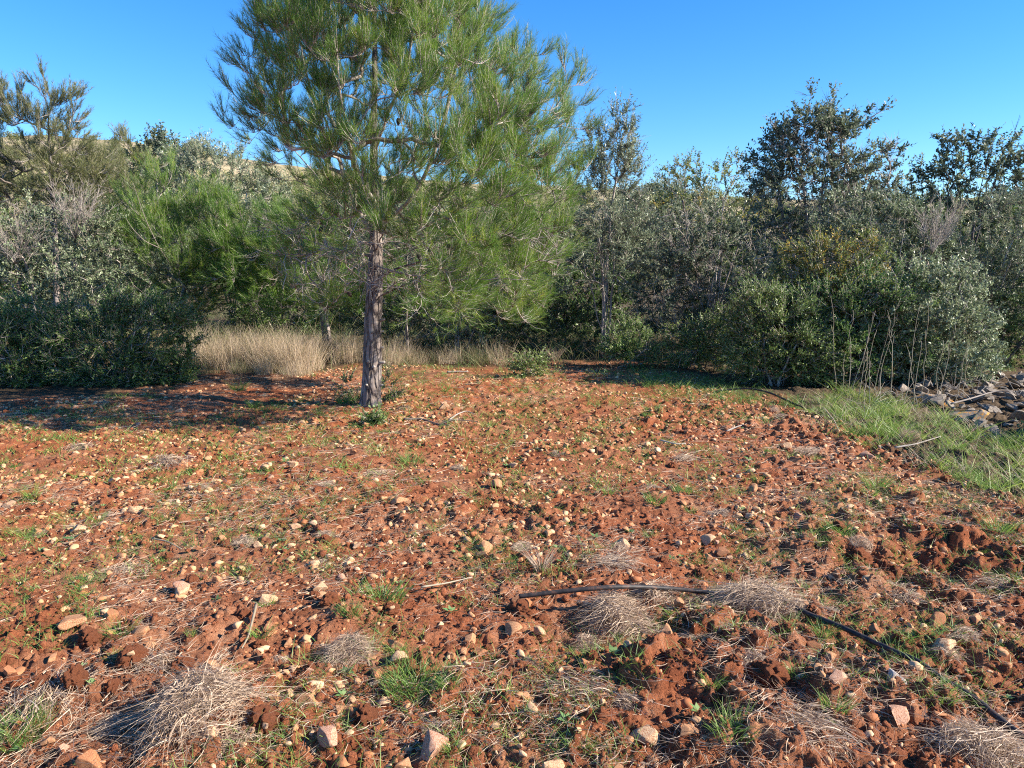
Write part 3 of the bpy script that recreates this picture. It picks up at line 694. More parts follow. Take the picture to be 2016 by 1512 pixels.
S_('mastic_bush', 'dark glossy bush behind the yellowing shrub', 'bush', 1760, 11.6, [(1750, 480, 110, 75), (1820, 540, 90, 80), (1690, 440, 80, 60)], 'silver', 270, tint=.35, bare=80, stems=9)
S_('mastic_bush', 'bush darkened for shade in the gap at the right edge', 'bush', 1990, 11.2, [(1990, 640, 60, 60), (2050, 620, 80, 90)], 'mastic', 140, tint=.2, wood='darktwig')  # shade of the gap is set into the dark leaf tint
S_('mastic_shrub', 'shady dark green left side shrub of the front mastic thicket', 'shrub', 1540, 9.6, [(1530, 660, 85, 80), (1500, 610, 60, 45), (1590, 690, 70, 70), (1480, 700, 50, 50)], 'mastic', 380, tint=.55, stems=11)
S_('mastic_shrub', 'mastic shrub with yellow and orange leaves on upright tips', 'shrub', 1640, 10.1, [(1570, 530, 35, 45), (1630, 512, 40, 42), (1700, 508, 40, 42), (1600, 590, 70, 45), (1690, 580, 80, 45)], 'yellow', 230, tint=.42, tvar=.28, stems=12, shell=.5, bare=40)
S_('mastic_shrub', 'broad mid green mastic shrub beneath the yellow tipped one', 'shrub', 1700, 9.7, [(1650, 620, 110, 65), (1740, 590, 85, 70), (1640, 690, 110, 65), (1740, 690, 80, 60)], 'bright', 460, tint=.38, tvar=.25, stems=14, bare=60)
S_('mastic_shrub', 'sunlit mastic shrub with silvery leaves beside the stone heap', 'shrub', 1840, 9.7, [(1820, 600, 105, 75), (1870, 670, 85, 75), (1760, 640, 80, 80), (1900, 720, 60, 35), (1780, 720, 90, 35)], 'silver', 480, tint=.55, tvar=.25, stems=13, dens=1.1)
S_('mastic_shrub', 'small light green shrub alone before the dark thicket', 'shrub', 1240, 11.0, [(1235, 665, 40, 35), (1255, 690, 38, 28), (1215, 690, 30, 25)], 'bright', 80, tint=.62, stems=6)
S_('mastic_shrub', 'small bluish green shrub at the foot of the thicket', 'shrub', 1365, 10.9, [(1350, 690, 45, 45), (1400, 680, 45, 50), (1440, 650, 45, 45)], 'mastic', 150, tint=.6, stems=7)
S_('shrub_seedling', 'knee high dark shrub seedling on the red soil', 'shrub', 1035, 10.3, [(1035, 732, 30, 22), (1050, 722, 20, 18)], 'mastic', 26, tint=.7, stems=5, tip=.002)
S_('shrub_seedling', 'dark spiky seedling at the left foot of the big trunk', 'shrub', 688, 8.45, [(682, 760, 8, 20), (700, 782, 14, 8)], 'mastic', 10, tint=.45, stems=4, tip=.0018, lscale=.7)
S_('shrub_seedling', 'bushy green seedling at the right foot of the big trunk', 'shrub', 772, 8.5, [(772, 776, 16, 11), (762, 756, 8, 14)], 'bright', 13, tint=.5, stems=4, tip=.0018, lscale=.7)
S_('shrub_seedling', 'tiny upright seedling in front of the big trunk', 'shrub', 742, 7.2, [(742, 852, 8, 14)], 'mastic', 9, tint=.5, stems=3, tip=.0015)
S_('mastic_shrub', 'low shrub at the right edge that shades the green grass', 'shrub', 2120, 6.4, [(2110, 900, 70, 60), (2170, 860, 90, 80)], 'mastic', 150, tint=.5, stems=8)
for q, (px, Y, b, lf, ti_, lb) in enumerate([
        (-60, 15, (-40, 520, 130, 130), 'mastic', .4, 'dark bush in the back row at the far left edge'),
        (240, 16, (230, 480, 130, 110), 'olive', .5, 'grey green back row bush behind the young pine'),
        (560, 17, (590, 560, 130, 110), 'mastic', .35, 'dark back row bush behind the leaning pine'),
        (720, 18, (740, 500, 130, 110), 'olive', .5, 'hazy olive bush far behind the big trunk'),
        (960, 17, (960, 520, 130, 110), 'olive', .42, 'grey olive bush showing below the big crown'),
        (1130, 16, (1110, 560, 120, 120), 'mastic', .3, 'dark back row bush behind the slim olive'),
        (1310, 18, (1310, 450, 110, 70), 'olive', .55, 'pale back row bush below the hill at the sky gap'),
        (1500, 17, (1500, 540, 140, 130), 'mastic', .4, 'deep green back row bush beneath the tallest carob'),
        (1720, 16.5, (1700, 500, 140, 110), 'olive', .35, 'dull olive back row bush behind the yellowing shrub'),
        (1880, 16, (1880, 490, 130, 110), 'mastic', .35, 'dark back row bush behind the round olive'),
        (2060, 15, (2060, 500, 120, 140), 'mastic', .35, 'dark back row bush past the right edge')]):
    S_('scrub_bush', lb, 'bush', px, Y, [b, (b[0], (b[1] + 650) / 2, b[2] * 1.0, 100)], lf, 300, tint=ti_, lscale=1.9, tip=.005, stems=6, bare=20)

# ---- hillside scrub (far, one mass) and the two trees on its crest
gH = Geo()
nb = 1900
by = R.uniform(30, 118, nb); bx = R.uniform(-.95, .95, nb) * by; keep = vnoise(bx / 9, by / 9, 2) > .26; bx, by = bx[keep], by[keep]
bz = H(bx, by, False); br = R.uniform(.4, 1.2, len(bx))
k = 130
P = np.repeat(np.stack([bx, by, bz + br * .35], 1), k, 0) + rdir(len(bx) * k) * (R.random((len(bx) * k, 1)) ** .4) * np.repeat(np.stack([br, br, br * .8], 1), k, 0)
gH.leaves(P, rdir(len(P)), .16 + .16 * R.random(len(P)), .10 + .08 * R.random(len(P)), np.clip(np.repeat(R.random(len(bx)) * .8, k) + R.normal(size=len(P)) * .15, 0, 1), .3)
o = gH.build('hillside_scrub', M['scrub']); o['kind'] = 'stuff'; o['label'] = 'olive scrub dotted over the dry hillside'; o['category'] = 'scrub'
def far_tree(label, px, py, Y, w_, h_, mat, tint):
    x = at(px, py, Y)[0]; base = np.array([x, Y, float(H(np.array([x]), np.array([Y]), False)[0]) - .2]); top = at(px, py, Y)
    t = thing('hill_tree', label, 'tree', base); hh = top[2] - base[2]
    gt = Geo(); gt.tube([(0, 0, 0), (.1, 0, hh * .3), (-.1, 0, hh * .6), (.05, 0, hh * .85)], np.array([.25, .2, .13, .05]), 8, .5)
    for q in range(7): gt.tube([(0, 0, hh * .35), (math.cos(q) * w_ * .25, math.sin(q) * w_ * .25, hh * .6), (math.cos(q) * w_ * .4, math.sin(q) * w_ * .4, hh * .8)], np.array([.1, .07, .03]), 5, .5)
    gt.build('trunk', M['darktwig'], t)
    gl = Geo(); nc = 26; c = rdir(nc) * R.random((nc, 1)) ** .4 * np.array([w_ * .42, w_ * .42, h_ * .36]) + np.array([0, 0, hh - h_ * .5]); m = 260
    P = np.repeat(c, m, 0) + rdir(nc * m) * R.random((nc * m, 1)) ** .5 * w_ * .17
    gl.leaves(P, unit(rdir(len(P)) + [0, 0, .4]), .16 + .15 * R.random(len(P)), .07 + .05 * R.random(len(P)), np.clip(tint + R.normal(size=len(P)) * .18, 0, 1), .4); gl.build('crown', M[mat], t)
far_tree('round dark pine standing alone on the right hill crest', 1283, 357, 112, 3.2, 3.0, 'pine_old', .4)
far_tree('small yellow green tree on the hill crest left of the big pine', 382, 276, 112, 4.4, 2.6, 'scrub', .75)

# ------------------------------------------------------------------ scattering over the field
def scatter(n, y0, y1, p=1.0, margin=.35, field=True):
    yy = np.linspace(y0, y1, 400); pdf = (.69 * yy + margin) * yy ** -p; cdf = np.cumsum(pdf); cdf /= cdf[-1]
    out = np.zeros((0, 2))
    while len(out) < n:
        y = np.interp(R.random(n * 2), cdf, yy); x = (R.random(n * 2) * 2 - 1) * (.69 * y + margin)
        q = np.stack([x, y], 1)
        if field: q = q[infield(x, y) > -6]
        out = np.vstack([out, q])
    return out[:n]
def onground(xy): return np.column_stack([xy, H(xy[:, 0], xy[:, 1])])

def ico(sub):
    import bmesh
    bm = bmesh.new(); bmesh.ops.create_icosphere(bm, subdivisions=sub, radius=1); bm.verts.ensure_lookup_table()
    V = np.array([v.co[:] for v in bm.verts]); F = np.array([[v.index for v in f.verts] for f in bm.faces]); bm.free(); return V, F
ICO = {s: ico(s) for s in (1, 2, 3, 4, 5)}
def n3(V, s, k=0): return (vnoise(V[:, 0] * s + 31, V[:, 1] * s + V[:, 2] * s * .7, k) + vnoise(V[:, 1] * s + 7, V[:, 2] * s - V[:, 0] * s * .6, (k + 1) % 3)) / 2 - .5
def rock_shape(sub, cuts=9, rough=.10, sq=(1, .8, .6)):
    V, F = ICO[sub]; V = V.copy()
    for _ in range(cuts):
        nrm = rdir(1)[0]; d = R.uniform(.32, .72); dd = V @ nrm; V -= np.outer(np.maximum(0, dd - d) * .97, nrm)
    V += unit(V) * (n3(V + R.random(3) * 50, 3)[:, None] * rough * 2 + n3(V + R.random(3) * 50, 9)[:, None] * rough * .7)
    return V * np.array(sq) * R.uniform(.85, 1.15, 3), F
def clod_shape(sub, amp=.55):
    V, F = ICO[sub]; o_ = R.random(3) * 60; r = np.full(len(V), .62)
    nb_ = {1: 6, 2: 14}.get(sub, 120); C_ = rdir(nb_)
    for c in C_:
        al = R.uniform(.12, .34) if sub > 2 else R.uniform(.4, .9); d = np.arccos(np.clip(V @ c, -1, 1)) / al
        r = np.maximum(r, R.uniform(.60, .80) + al * .42 * np.sqrt(np.maximum(0, 1 - d * d)) - (d > 1) * 9)
    r = r + n3(V + o_, 1.6) * .32 + n3(V + o_, 7, 1) * .16 + n3(V + o_, 19, 2) * .11 + n3(V + o_, 40, 1) * .07
    return V * r[:, None] * np.array([1, .82, .66]) * R.uniform(.8, 1.2, 3), F
def merged(shapes, P, size, rotz=True):
    """many small pieces in one mesh"""
    g_ = Geo(); n = len(P); which = R.integers(len(shapes), size=n)
    for q, (V, F) in enumerate(shapes):
        s_ = which == q; m = int(s_.sum())
        if not m: continue
        a = R.random(m) * 6.283; b = R.normal(size=m) * .5
        ca, sa, cb, sb = np.cos(a), np.sin(a), np.cos(b), np.sin(b)
        X, Y, Z = (np.broadcast_to(V[:, k], (m, len(V))) for k in range(3))
        Y2 = Y * cb[:, None] - Z * sb[:, None]; Z2 = Y * sb[:, None] + Z * cb[:, None]
        X3 = X * ca[:, None] - Y2 * sa[:, None]; Y3 = X * sa[:, None] + Y2 * ca[:, None]
        W = np.stack([X3, Y3, Z2], -1) * size[s_][:, None, None] + P[s_][:, None]
        Fm = (F[None] + (np.arange(m) * len(V))[:, None, None]).reshape(-1, F.shape[1])
        g_.add(W.reshape(-1, 3), None, Fm, np.repeat(R.random(m), len(V)))
    return g_
def stuff(o, label, cat): o['kind'] = 'stuff'; o['label'] = label; o['category'] = cat; return o

# landmarks in the photo for wording
def place_words(x, y):
    px, py = proj(x, y)
    if py > 1280:
        if px < 560: return 'around the big straw heap in front'
        if px < 1010: return 'around the bright grass tuft in front'
        if px < 1520: return 'below the straw covered end of the black pipe'
        return 'beside the lower bare run of the black pipe'
    if py > 1060:
        if px < 520: return 'on the flat soil behind the big straw heap'
        if px < 1000: return 'on the soil between straw heaps and black pipe'
        if px < 1560: return 'around the straw covered black pipe'
        return 'by the dark dug hollow right of the pipe'
    if py > 880:
        if px < 560: return 'in the grassy left middle of the field'
        if px < 1050: return 'in the middle of the field before the big pine'
        if px < 1500: return 'in the cloddy middle of the field'
        return 'along the grassy right side of the field'
    if px < 660: return 'in the shade left of the big trunk'
    if px < 1100: return 'near the foot of the big trunk'
    return 'at the far back of the field before the thicket'

# ---- stones: chosen ones first (photo pixel, size in px, colour index, label)
rocks = [mesh('stone', *(lambda s: (s[0], [s[1]]))(rock_shape(4, 9 + q % 4, .05, [(1, .8, .62), (1, .7, .5), (.9, .85, .7)][q % 3])), smooth=False) for q in range(9)]
rockcol = {}
def rock_mesh(q, mat):
    if (q, mat.name) not in rockcol:
        m = rocks[q].copy(); m.materials.clear(); m.materials.append(mat); rockcol[(q, mat.name)] = m
    return rockcol[(q, mat.name)]
def put_stone(x, y, r, q, mat, label, group=None, name='stone', sink=.25):
    o = link(name, rock_mesh(q, mat), None, (x, y, Hs(x, y) + r * (.55 - sink)))
    o.rotation_euler = (R.normal() * .3, R.normal() * .3, R.uniform(0, 6.28)); s = r * R.uniform(.9, 1.1, 3); o.scale = s
    return tag(o, label, 'stone', group)
colm = dict(M['stone'])
NAMED = [(1264, 1467, 50, 'cream', 'large rounded cream stone at the front edge, below the stringy roots'), (1352, 1477, 34, 'tan', 'smaller tan stone just right of the large rounded cream stone'),
         (1764, 1385, 40, 'pale', 'single whitish grey stone standing out on the red soil below the pipe'), (1765, 1455, 38, 'pink', 'angular pinkish stone beneath the whitish grey stone'),
         (580, 1050, 26, 'cream', 'round pale stone behind the small straw tuft at left centre'), (1062, 1243, 26, 'cream', 'pale stone in the hollow below the pipe end'),
         (690, 1415, 44, 'ochre', 'upright pointed brown stone stuck in a clod beside bright grass'), (742, 1338, 30, 'ochre', 'ochre block stone left of the bright grass tuft'),
         (575, 1330, 28, 'cream', 'pale square stone above the dark green weed leaf'), (600, 1398, 52, 'tan', 'flat slab of tan stone right of the big straw heap'),
         (145, 1248, 44, 'tan', 'flat tan stone lying on its own shadow at left'), (630, 1175, 26, 'cream', 'cream stone tipped on edge near the long grass'), (528, 1195, 30, 'cream', 'pale triangular stone above the thin stick'),
         (285, 1262, 34, 'tan', 'tan flake leaning against grass left of the thin stick'), (1240, 1310, 26, 'cream', 'small cream stone in the soil above the stringy roots'), (1600, 1282, 26, 'ochre', 'brown egg shaped stone left of the bare pipe run'),
         (1640, 1405, 36, 'pink', 'broad pinkish stone behind a grass tuft at lower right'), (1715, 1370, 24, 'tan', 'tan stone leaning left of the whitish grey stone'), (1840, 1232, 34, 'ochre', 'brown boulder like stone right of the bare pipe run'),
         (1920, 1232, 22, 'tan', 'round tan stone at the right edge above the pipe'), (1500, 1392, 26, 'tan', 'light stone wedged under the straw topped clod'), (1255, 1170, 20, 'cream', 'pale stone tucked under the straw on the pipe'),
         (508, 1080, 20, 'cream', 'pale stone at the end of the small straw tuft at left centre'), (955, 1090, 30, 'tan', 'tan stone in the middle of the soil above the pipe end'), (945, 1290, 26, 'ochre', 'pointed ochre stone right of the bright grass tuft'),
         (650, 1480, 40, 'pink', 'dull pinkish stone half buried at the bottom edge'), (1050, 1415, 22, 'cream', 'smooth egg stone left of the stringy roots'), (92, 1480, 24, 'tan', 'tan pebble at the bottom left corner'), (1455, 1330, 20, 'tan', 'tan stone left of the straw topped clod')]
nstone = 0
for px, py, w_, c, lb in NAMED:
    p = gp(px, py); r = w_ / FPX * np.linalg.norm(p - [0, 0, CAMZ]) * .64
    put_stone(p[0], p[1], r, R.integers(9), M['palestone'] if c == 'pale' else colm[c], lb); nstone += 1
xy = scatter(290 - nstone, 2.1, 8.5, 1.3)
for (x, y) in xy:
    nm, mt = M['stone'][R.choice(4, p=[.38, .27, .23, .12])]
    r = float(np.clip(R.lognormal(math.log(.026 + .0014 * y), .36), .014, .07))
    lb = f'small {nm} stone lying loose {place_words(x, y)}'
    put_stone(x, y, r, R.integers(9), mt, lb, lb.replace('small', 'small loose').replace(' lying loose', 's'))
chips = [rock_shape(2, 8, .08, (1, R.uniform(.55, .85), R.uniform(.4, .65))) for _ in range(14)]
xy = np.vstack([scatter(15000, 4.0, 11.5, .3), scatter(6000, 1.9, 5.5, .9)]); cl = fbm(xy[:, 0] * 1.4 + 5, xy[:, 1] * 1.4, 3, 0); xy = xy[R.random(len(xy)) < np.clip((cl - .33) * 4.2, .14, 1)]; P = onground(xy)
sz = np.clip(R.lognormal(math.log(.0135), .58, len(P)) * (.75 + .09 * P[:, 1]), .004, .036)
P[:, 2] += sz * (R.random(len(P)) * .5 - .3)
ms = rough_mat('stone_chips', [(.25, (.32, .12, .05)), (.45, (.44, .22, .105)), (.65, (.51, .30, .155)), (.9, (.60, .41, .25))], (8, 8, 8), .8, .4, 120, .004, 4, .75)
stuff(merged(chips, P, sz).build('small_stones', ms), 'countless small tan stones strewn over the red field', 'stones')

# ---- clods of red earth
clodm = [mesh('soil_clod', *(lambda s: (s[0], [s[1]]))(clod_shape(5)), mats=[M['clod']], smooth=True) for _ in range(7)]
CL = [(520, 1450, 70, 'big round clod with pebbles stuck in it right of the big straw heap'), (1025, 1205, 62, 'round clod at the broken end of the black pipe'), (1378, 1132, 36, 'small ball shaped clod behind the straw covered pipe'),
      (770, 1215, 46, 'clod with a white pebble behind the bright grass tuft'), (650, 1210, 46, 'clod left of the white pebble clod, beside green grass'), (265, 1322, 62, 'square clod with a stone on top, behind the big straw heap'), (720, 1425, 60, 'clod holding the upright pointed stone'),
      (1510, 1370, 84, 'brown clod capped with straw at lower right'), (1480, 1235, 44, 'dark clod under the straw of the pipe'), (360, 1330, 50, 'flat clod to the right of the square clod'), (1690, 1090, 60, 'dark clod below the ball of roots')]
for px, py, w_, lb in CL:
    p = gp(px, py); r = w_ / FPX * np.linalg.norm(p - [0, 0, CAMZ]) * .52
    o = link('soil_clod', clodm[R.integers(7)], None, (p[0], p[1], Hs(p[0], p[1]) + r * .2)); o.scale = (r, r, r); o.rotation_euler = (0, 0, R.uniform(0, 6)); tag(o, lb, 'clod')
    for (ax, az) in {'big ': [(-.25, .15), (.1, -.1), (.35, .3)], 'clod with a': [(.2, .5)], 'squar': [(.2, .62)]}.get(lb[:4] if lb[:4] == 'big ' else lb[:11] if lb[:11] == 'clod with a' else lb[:5], []):
        c = link('pebble', rock_mesh(2, colm['cream']), o); m_ = o.rotation_euler.z; yy = -math.sqrt(max(.05, .72 - ax * ax - az * az)); c.location = (ax * math.cos(m_) + yy * math.sin(m_), -ax * math.sin(m_) + yy * math.cos(m_), az); c.scale = (.22, .22, .22)
xy = scatter(280, 2.0, 8.5, 1.0)
for x, y in xy:
    r = float(np.clip(R.lognormal(math.log(.030), .40), .015, .075))
    o = link('soil_clod', clodm[R.integers(7)], None, (x, y, Hs(x, y) + r * .05)); o.scale = r * R.uniform(.8, 1.2, 3); o.rotation_euler = (R.normal() * .4, R.normal() * .4, R.uniform(0, 6))
    lb = f'crumbly red soil clod {place_words(x, y)}'
    tag(o, lb, 'clod', lb.replace('clod', 'clods'))
cr1 = [clod_shape(2, .5) for _ in range(8)]; cr0 = [clod_shape(1, .4) for _ in range(6)]
P = onground(scatter(5200, 1.8, 8, .8)); s_ = np.clip(R.lognormal(math.log(.010), .4, len(P)) * (.7 + .1 * P[:, 1]), .004, .03); P[:, 2] += s_ * .25
gA = merged(cr1, P, s_)
P = onground(scatter(16000, 1.7, 5.2, 1.2)); s_ = np.clip(R.lognormal(math.log(.0052), .4, len(P)), .002, .012); P[:, 2] += s_ * .4
gB = merged(cr0, P, s_); gA.add(np.vstack(gB.v), None, np.vstack(gB.t), np.concatenate(gB.tt))
stuff(gA.build('soil_crumbs', M['clod'], smooth=True), 'loose crumbs of red earth over the whole field', 'soil')

# ---- litter: straw and grass blades
def straw_on_ground(n, y0, y1, p, mask, L, lift, W, zoff=.004):
    xy = scatter(int(n * 2.2), y0, y1, p); q = fbm(xy[:, 0] * mask[0], xy[:, 1] * mask[0] + mask[2], 3, 2); xy = xy[q > mask[1]][:n]
    P = onground(xy); m = len(P); a = R.random(m) * 6.283
    D = np.stack([np.cos(a), np.sin(a), R.normal(size=m) * .10 + lift], 1); D = unit(D)
    l = L * (.4 + 1.1 * R.random(m)); e = xy + D[:, :2] * l[:, None]; dz = (H(e[:, 0], e[:, 1]) + zoff - P[:, 2]) / l
    D[:, 2] = np.maximum(D[:, 2] * .6, np.clip(dz, -.5, .5)); P[:, 2] += zoff + R.random(m) * .008
    side = np.stack([-D[:, 1], D[:, 0], 0 * a], 1)
    return P, D, side * R.normal(size=(m, 1)) * .6 + np.stack([0 * a, 0 * a, -.10 * R.random(m)], 1), l, W * (.6 + .8 * R.random(m))
gS = Geo()
for args in ((17000, 1.8, 5.5, 1.0, (2.0, .50, 0), .075, .16, .0024), (9000, 4.3, 11, .3, (1.1, .46, 9), .11, .16, .0036), (9000, 1.8, 5.0, 1.2, (.7, .3, 4), .07, .1, .0018)):
    P, D, B, l, w_ = straw_on_ground(*args); gS.blades(P, D, B, l, w_, np.clip(.58 + R.normal(size=len(P)) * .25, 0, 1), 4)
stuff(gS.build('straw_litter', M['straw']), 'dry straw stalks littering the red soil', 'straw')
def tufty(ncl, per, y0, y1, p, mask, L, W, spread, field=True, tint=.5, pts=None):
    g_ = Geo()
    if pts is None:
        xy = scatter(ncl * 3, y0, y1, p, field=field); q = fbm(xy[:, 0] * mask[0], xy[:, 1] * mask[0] + mask[2], 3, 1); xy = xy[q > mask[1]][:ncl]
    else: xy = pts
    m = len(xy) * per; c = np.repeat(xy, per, 0) + R.normal(size=(m, 2)) * spread * np.repeat(.4 + R.random((len(xy), 1)), per, 0); P = onground(c); P[:, 2] -= .004
    a = R.random(m) * 6.283; D = unit(np.stack([np.cos(a) * .55, np.sin(a) * .55, .55 + R.random(m) * .7], 1))
    B = np.stack([np.cos(a) * .3, np.sin(a) * .3, -.25 * R.random(m) - .05], 1)
    l = L * (.35 + .9 * R.random(m)) * np.repeat(.6 + .7 * R.random(len(xy)), per)
    g_.blades(P, D, B, l, W * (.7 + .6 * R.random(m)), np.clip(tint + np.repeat(R.normal(size=len(xy)) * .14, per) + R.normal(size=m) * .16, 0, 1), 3); return g_
g1 = tufty(1300, 17, 1.8, 5.5, .9, (1.3, .45, 3), .066, .0030, .035)
g2 = tufty(1500, 13, 5, 11.5, .2, (.9, .42, 7), .085, .0048, .06, tint=.55)
g1.add(np.vstack(g2.v), np.vstack(g2.q), None, np.concatenate(g2.tt))
stuff(g1.build('grass', M['grass']), 'thin green grass sprouting all over the tilled soil', 'grass')

# green verge on the right side of the field and thin grass along the back
def area(pts_px, n):
    """random ground points inside a photo-pixel polygon"""
    q = np.array(pts_px, float); G = np.array([gp(*p)[:2] for p in q]); lo, hi = G.min(0), G.max(0); out = []
    x, y = G[:, 0], G[:, 1]; x2, y2 = np.roll(x, -1), np.roll(y, -1)
    while len(out) < n:
        p = lo + R.random(2) * (hi - lo); c = (y > p[1]) != (y2 > p[1])
        xi = (x2 - x) * (p[1] - y) / (y2 - y + 1e-12) + x
        if np.sum(c & (p[0] < xi)) % 2: out.append(p)
    return np.array(out)
vp = area([(1580, 785), (1680, 775), (1800, 800), (1880, 850), (1960, 880), (2200, 900), (2260, 1010), (2016, 1000), (1850, 945), (1700, 875), (1590, 820)], 1500); vp = vp + R.normal(size=vp.shape) * .10
vn = fbm(vp[:, 0] * 2.1 + 3, vp[:, 1] * 2.1, 3, 1)
gV = tufty(0, 24, 0, 0, 0, 0, .09, .0045, .04, tint=.78, pts=vp[vn > .52][:240])
gW = tufty(0, 34, 0, 0, 0, 0, .20, .0055, .035, tint=.72, pts=vp[(vn > .44) & (R.random(len(vp)) < .16)][:95]); gV.add(np.vstack(gW.v), np.vstack(gW.q), None, np.concatenate(gW.tt))
gW = tufty(0, 10, 0, 0, 0, 0, .07, .007, .05, tint=.45, pts=vp[(vn < .5)][:260]); gV.add(np.vstack(gW.v), np.vstack(gW.q), None, np.concatenate(gW.tt))
gD = tufty(0, 12, 0, 0, 0, 0, .20, .004, .09, tint=.55, pts=area([(1600, 785), (1680, 770), (1800, 790), (1900, 850), (2016, 880), (2200, 900), (2260, 1010), (2016, 1000), (1850, 945), (1700, 880), (1600, 820)], 170))
stuff(gD.build('dry_grass', M['tallgrass']), 'dry straw coloured blades among the green verge grass', 'dry grass')
gU = tufty(0, 22, 0, 0, 0, 0, .5, .007, .22, tint=.12, pts=np.column_stack([R.uniform(-9, 9, 900), R.uniform(10.9, 22, 900)]))
stuff(gU.build('undergrowth', M['tallgrass']), 'greenish dry undergrowth between the bushes behind the field', 'undergrowth')
g3 = tufty(0, 14, 0, 0, 0, 0, .10, .006, .06, tint=.6, pts=area([(1940, 690), (2100, 690), (2150, 740), (1950, 735)], 160))
g4 = tufty(0, 12, 0, 0, 0, 0, .13, .005, .06, tint=.4, pts=area([(1240, 725), (1420, 750), (1600, 790), (1560, 810), (1300, 780), (1240, 745)], 170))
for q in (g3, g4): gV.add(np.vstack(q.v), np.vstack(q.q), None, np.concatenate(q.tt))
stuff(gV.build('verge_grass', M['grass']), 'longer bright green grass along the right edge of the field', 'grass')

# ---- straw tussocks (things)
def tussock_mesh(n, r, h, droop, style=0, W=.003):
    g_ = Geo(); a = R.random(n) * 6.283
    if style == 0:      # matted heap: broken strands lying in swathes over an uneven mound
        q = r * R.random(n) ** .6 * (.45 + .8 * vnoise(np.cos(a) * 1.6 + 5 + n, np.sin(a) * 1.6, 2)); x_, y_ = np.cos(a) * q, np.sin(a) * q * .8
        hh = h * np.clip(1.15 - (q / r) ** 2 * 1.3, 0, 1) * (.35 + 1.1 * vnoise(x_ / r * 2.6 + n, y_ / r * 2.6, 0)); P = np.stack([x_, y_, hh * (.5 + .55 * R.random(n))], 1)
        b = 7 * vnoise(x_ / r * 1.3 + 3 + n, y_ / r * 1.3, 1) + R.normal(size=n) * .55 + (R.random(n) < .5) * math.pi
        D = unit(np.column_stack([np.cos(b), np.sin(b), R.normal(size=n) * .15 + .02])); B = np.stack([R.normal(size=n) * .6, R.normal(size=n) * .6, -droop * (.1 + R.random(n) * .5)], 1)
        L = r * np.clip(R.lognormal(-1.25, .5, n), .08, .8)
    elif style == 1:    # combed heap lying over
        P = np.stack([R.normal(size=n) * r * .35, R.normal(size=n) * r * .3, R.random(n) * h * .6], 1); b = R.normal(size=n) * .55 + R.integers(2, size=n) * math.pi
        D = unit(np.stack([np.cos(b), np.sin(b), R.normal(size=n) * .2 + .25], 1)); B = np.stack([R.normal(size=n) * .25, R.normal(size=n) * .25, -droop * .7 * np.ones(n)], 1); L = r * (.35 + .6 * R.random(n))
    elif style == 2:    # upright tuft
        P = np.stack([np.cos(a), np.sin(a), 0 * a], 1) * R.random((n, 1)) * r * .35; D = unit(np.stack([np.cos(a) * .35, np.sin(a) * .35, 1 + 0 * a], 1) + R.normal(size=(n, 3)) * .12); B = np.stack([np.cos(a) * .25, np.sin(a) * .25, -droop * .5 * R.random(n)], 1); L = h * (.5 + .7 * R.random(n))
    else:               # root ball
        u = rdir(n); P = u * np.array([r, r, h]) * .72 * R.random((n, 1)) ** .3; P[:, 2] = np.abs(P[:, 2]) + .01; t_ = unit(np.cross(u, rdir(n))); D = t_; B = -u * .8; L = r * (.5 + .6 * R.random(n)); P += u * .01
    g_.blades(P, D, B, L, W * (.6 + .8 * R.random(n)), np.clip(.62 + R.normal(size=n) * .28, 0, 1), 5); return g_.mesh('straw_tussock', M['straw'])
TM = {('d', 0): tussock_mesh(950, .13, .07, .75, 0, .0024), ('d', 1): tussock_mesh(800, .13, .05, .8, 0, .0024), ('c', 0): tussock_mesh(420, .12, .05, .5, 1, .0024), ('c', 1): tussock_mesh(380, .13, .06, .6, 1, .0024), ('u', 0): tussock_mesh(150, .07, .14, .6, 2, .0024), ('b', 0): tussock_mesh(520, .085, .10, 0, 3, .0018),
      ('big', 0): tussock_mesh(3400, .21, .12, .75, 0, .0024), ('big', 1): tussock_mesh(2800, .20, .09, .7, 0, .0024)}
def put_tussock(px, py, w_, key, label, group=None, rz=None):
    p = gp(px, py); d = np.linalg.norm(p - [0, 0, CAMZ]); ref = {'d': .30, 'c': .28, 'u': .16, 'b': .18, 'big': .44}[key[0]]
    s = w_ / FPX * d / ref * (.95 if key[0] == 'big' else .85)
    o = link('straw_tussock', TM[key], None, (p[0], p[1], Hs(p[0], p[1]) - .012)); o.scale = (s, s, s * R.uniform(.8, 1.2)); o.rotation_euler = (0, 0, R.uniform(0, 6.28) if rz is None else rz); return tag(o, label, 'tussock', group)
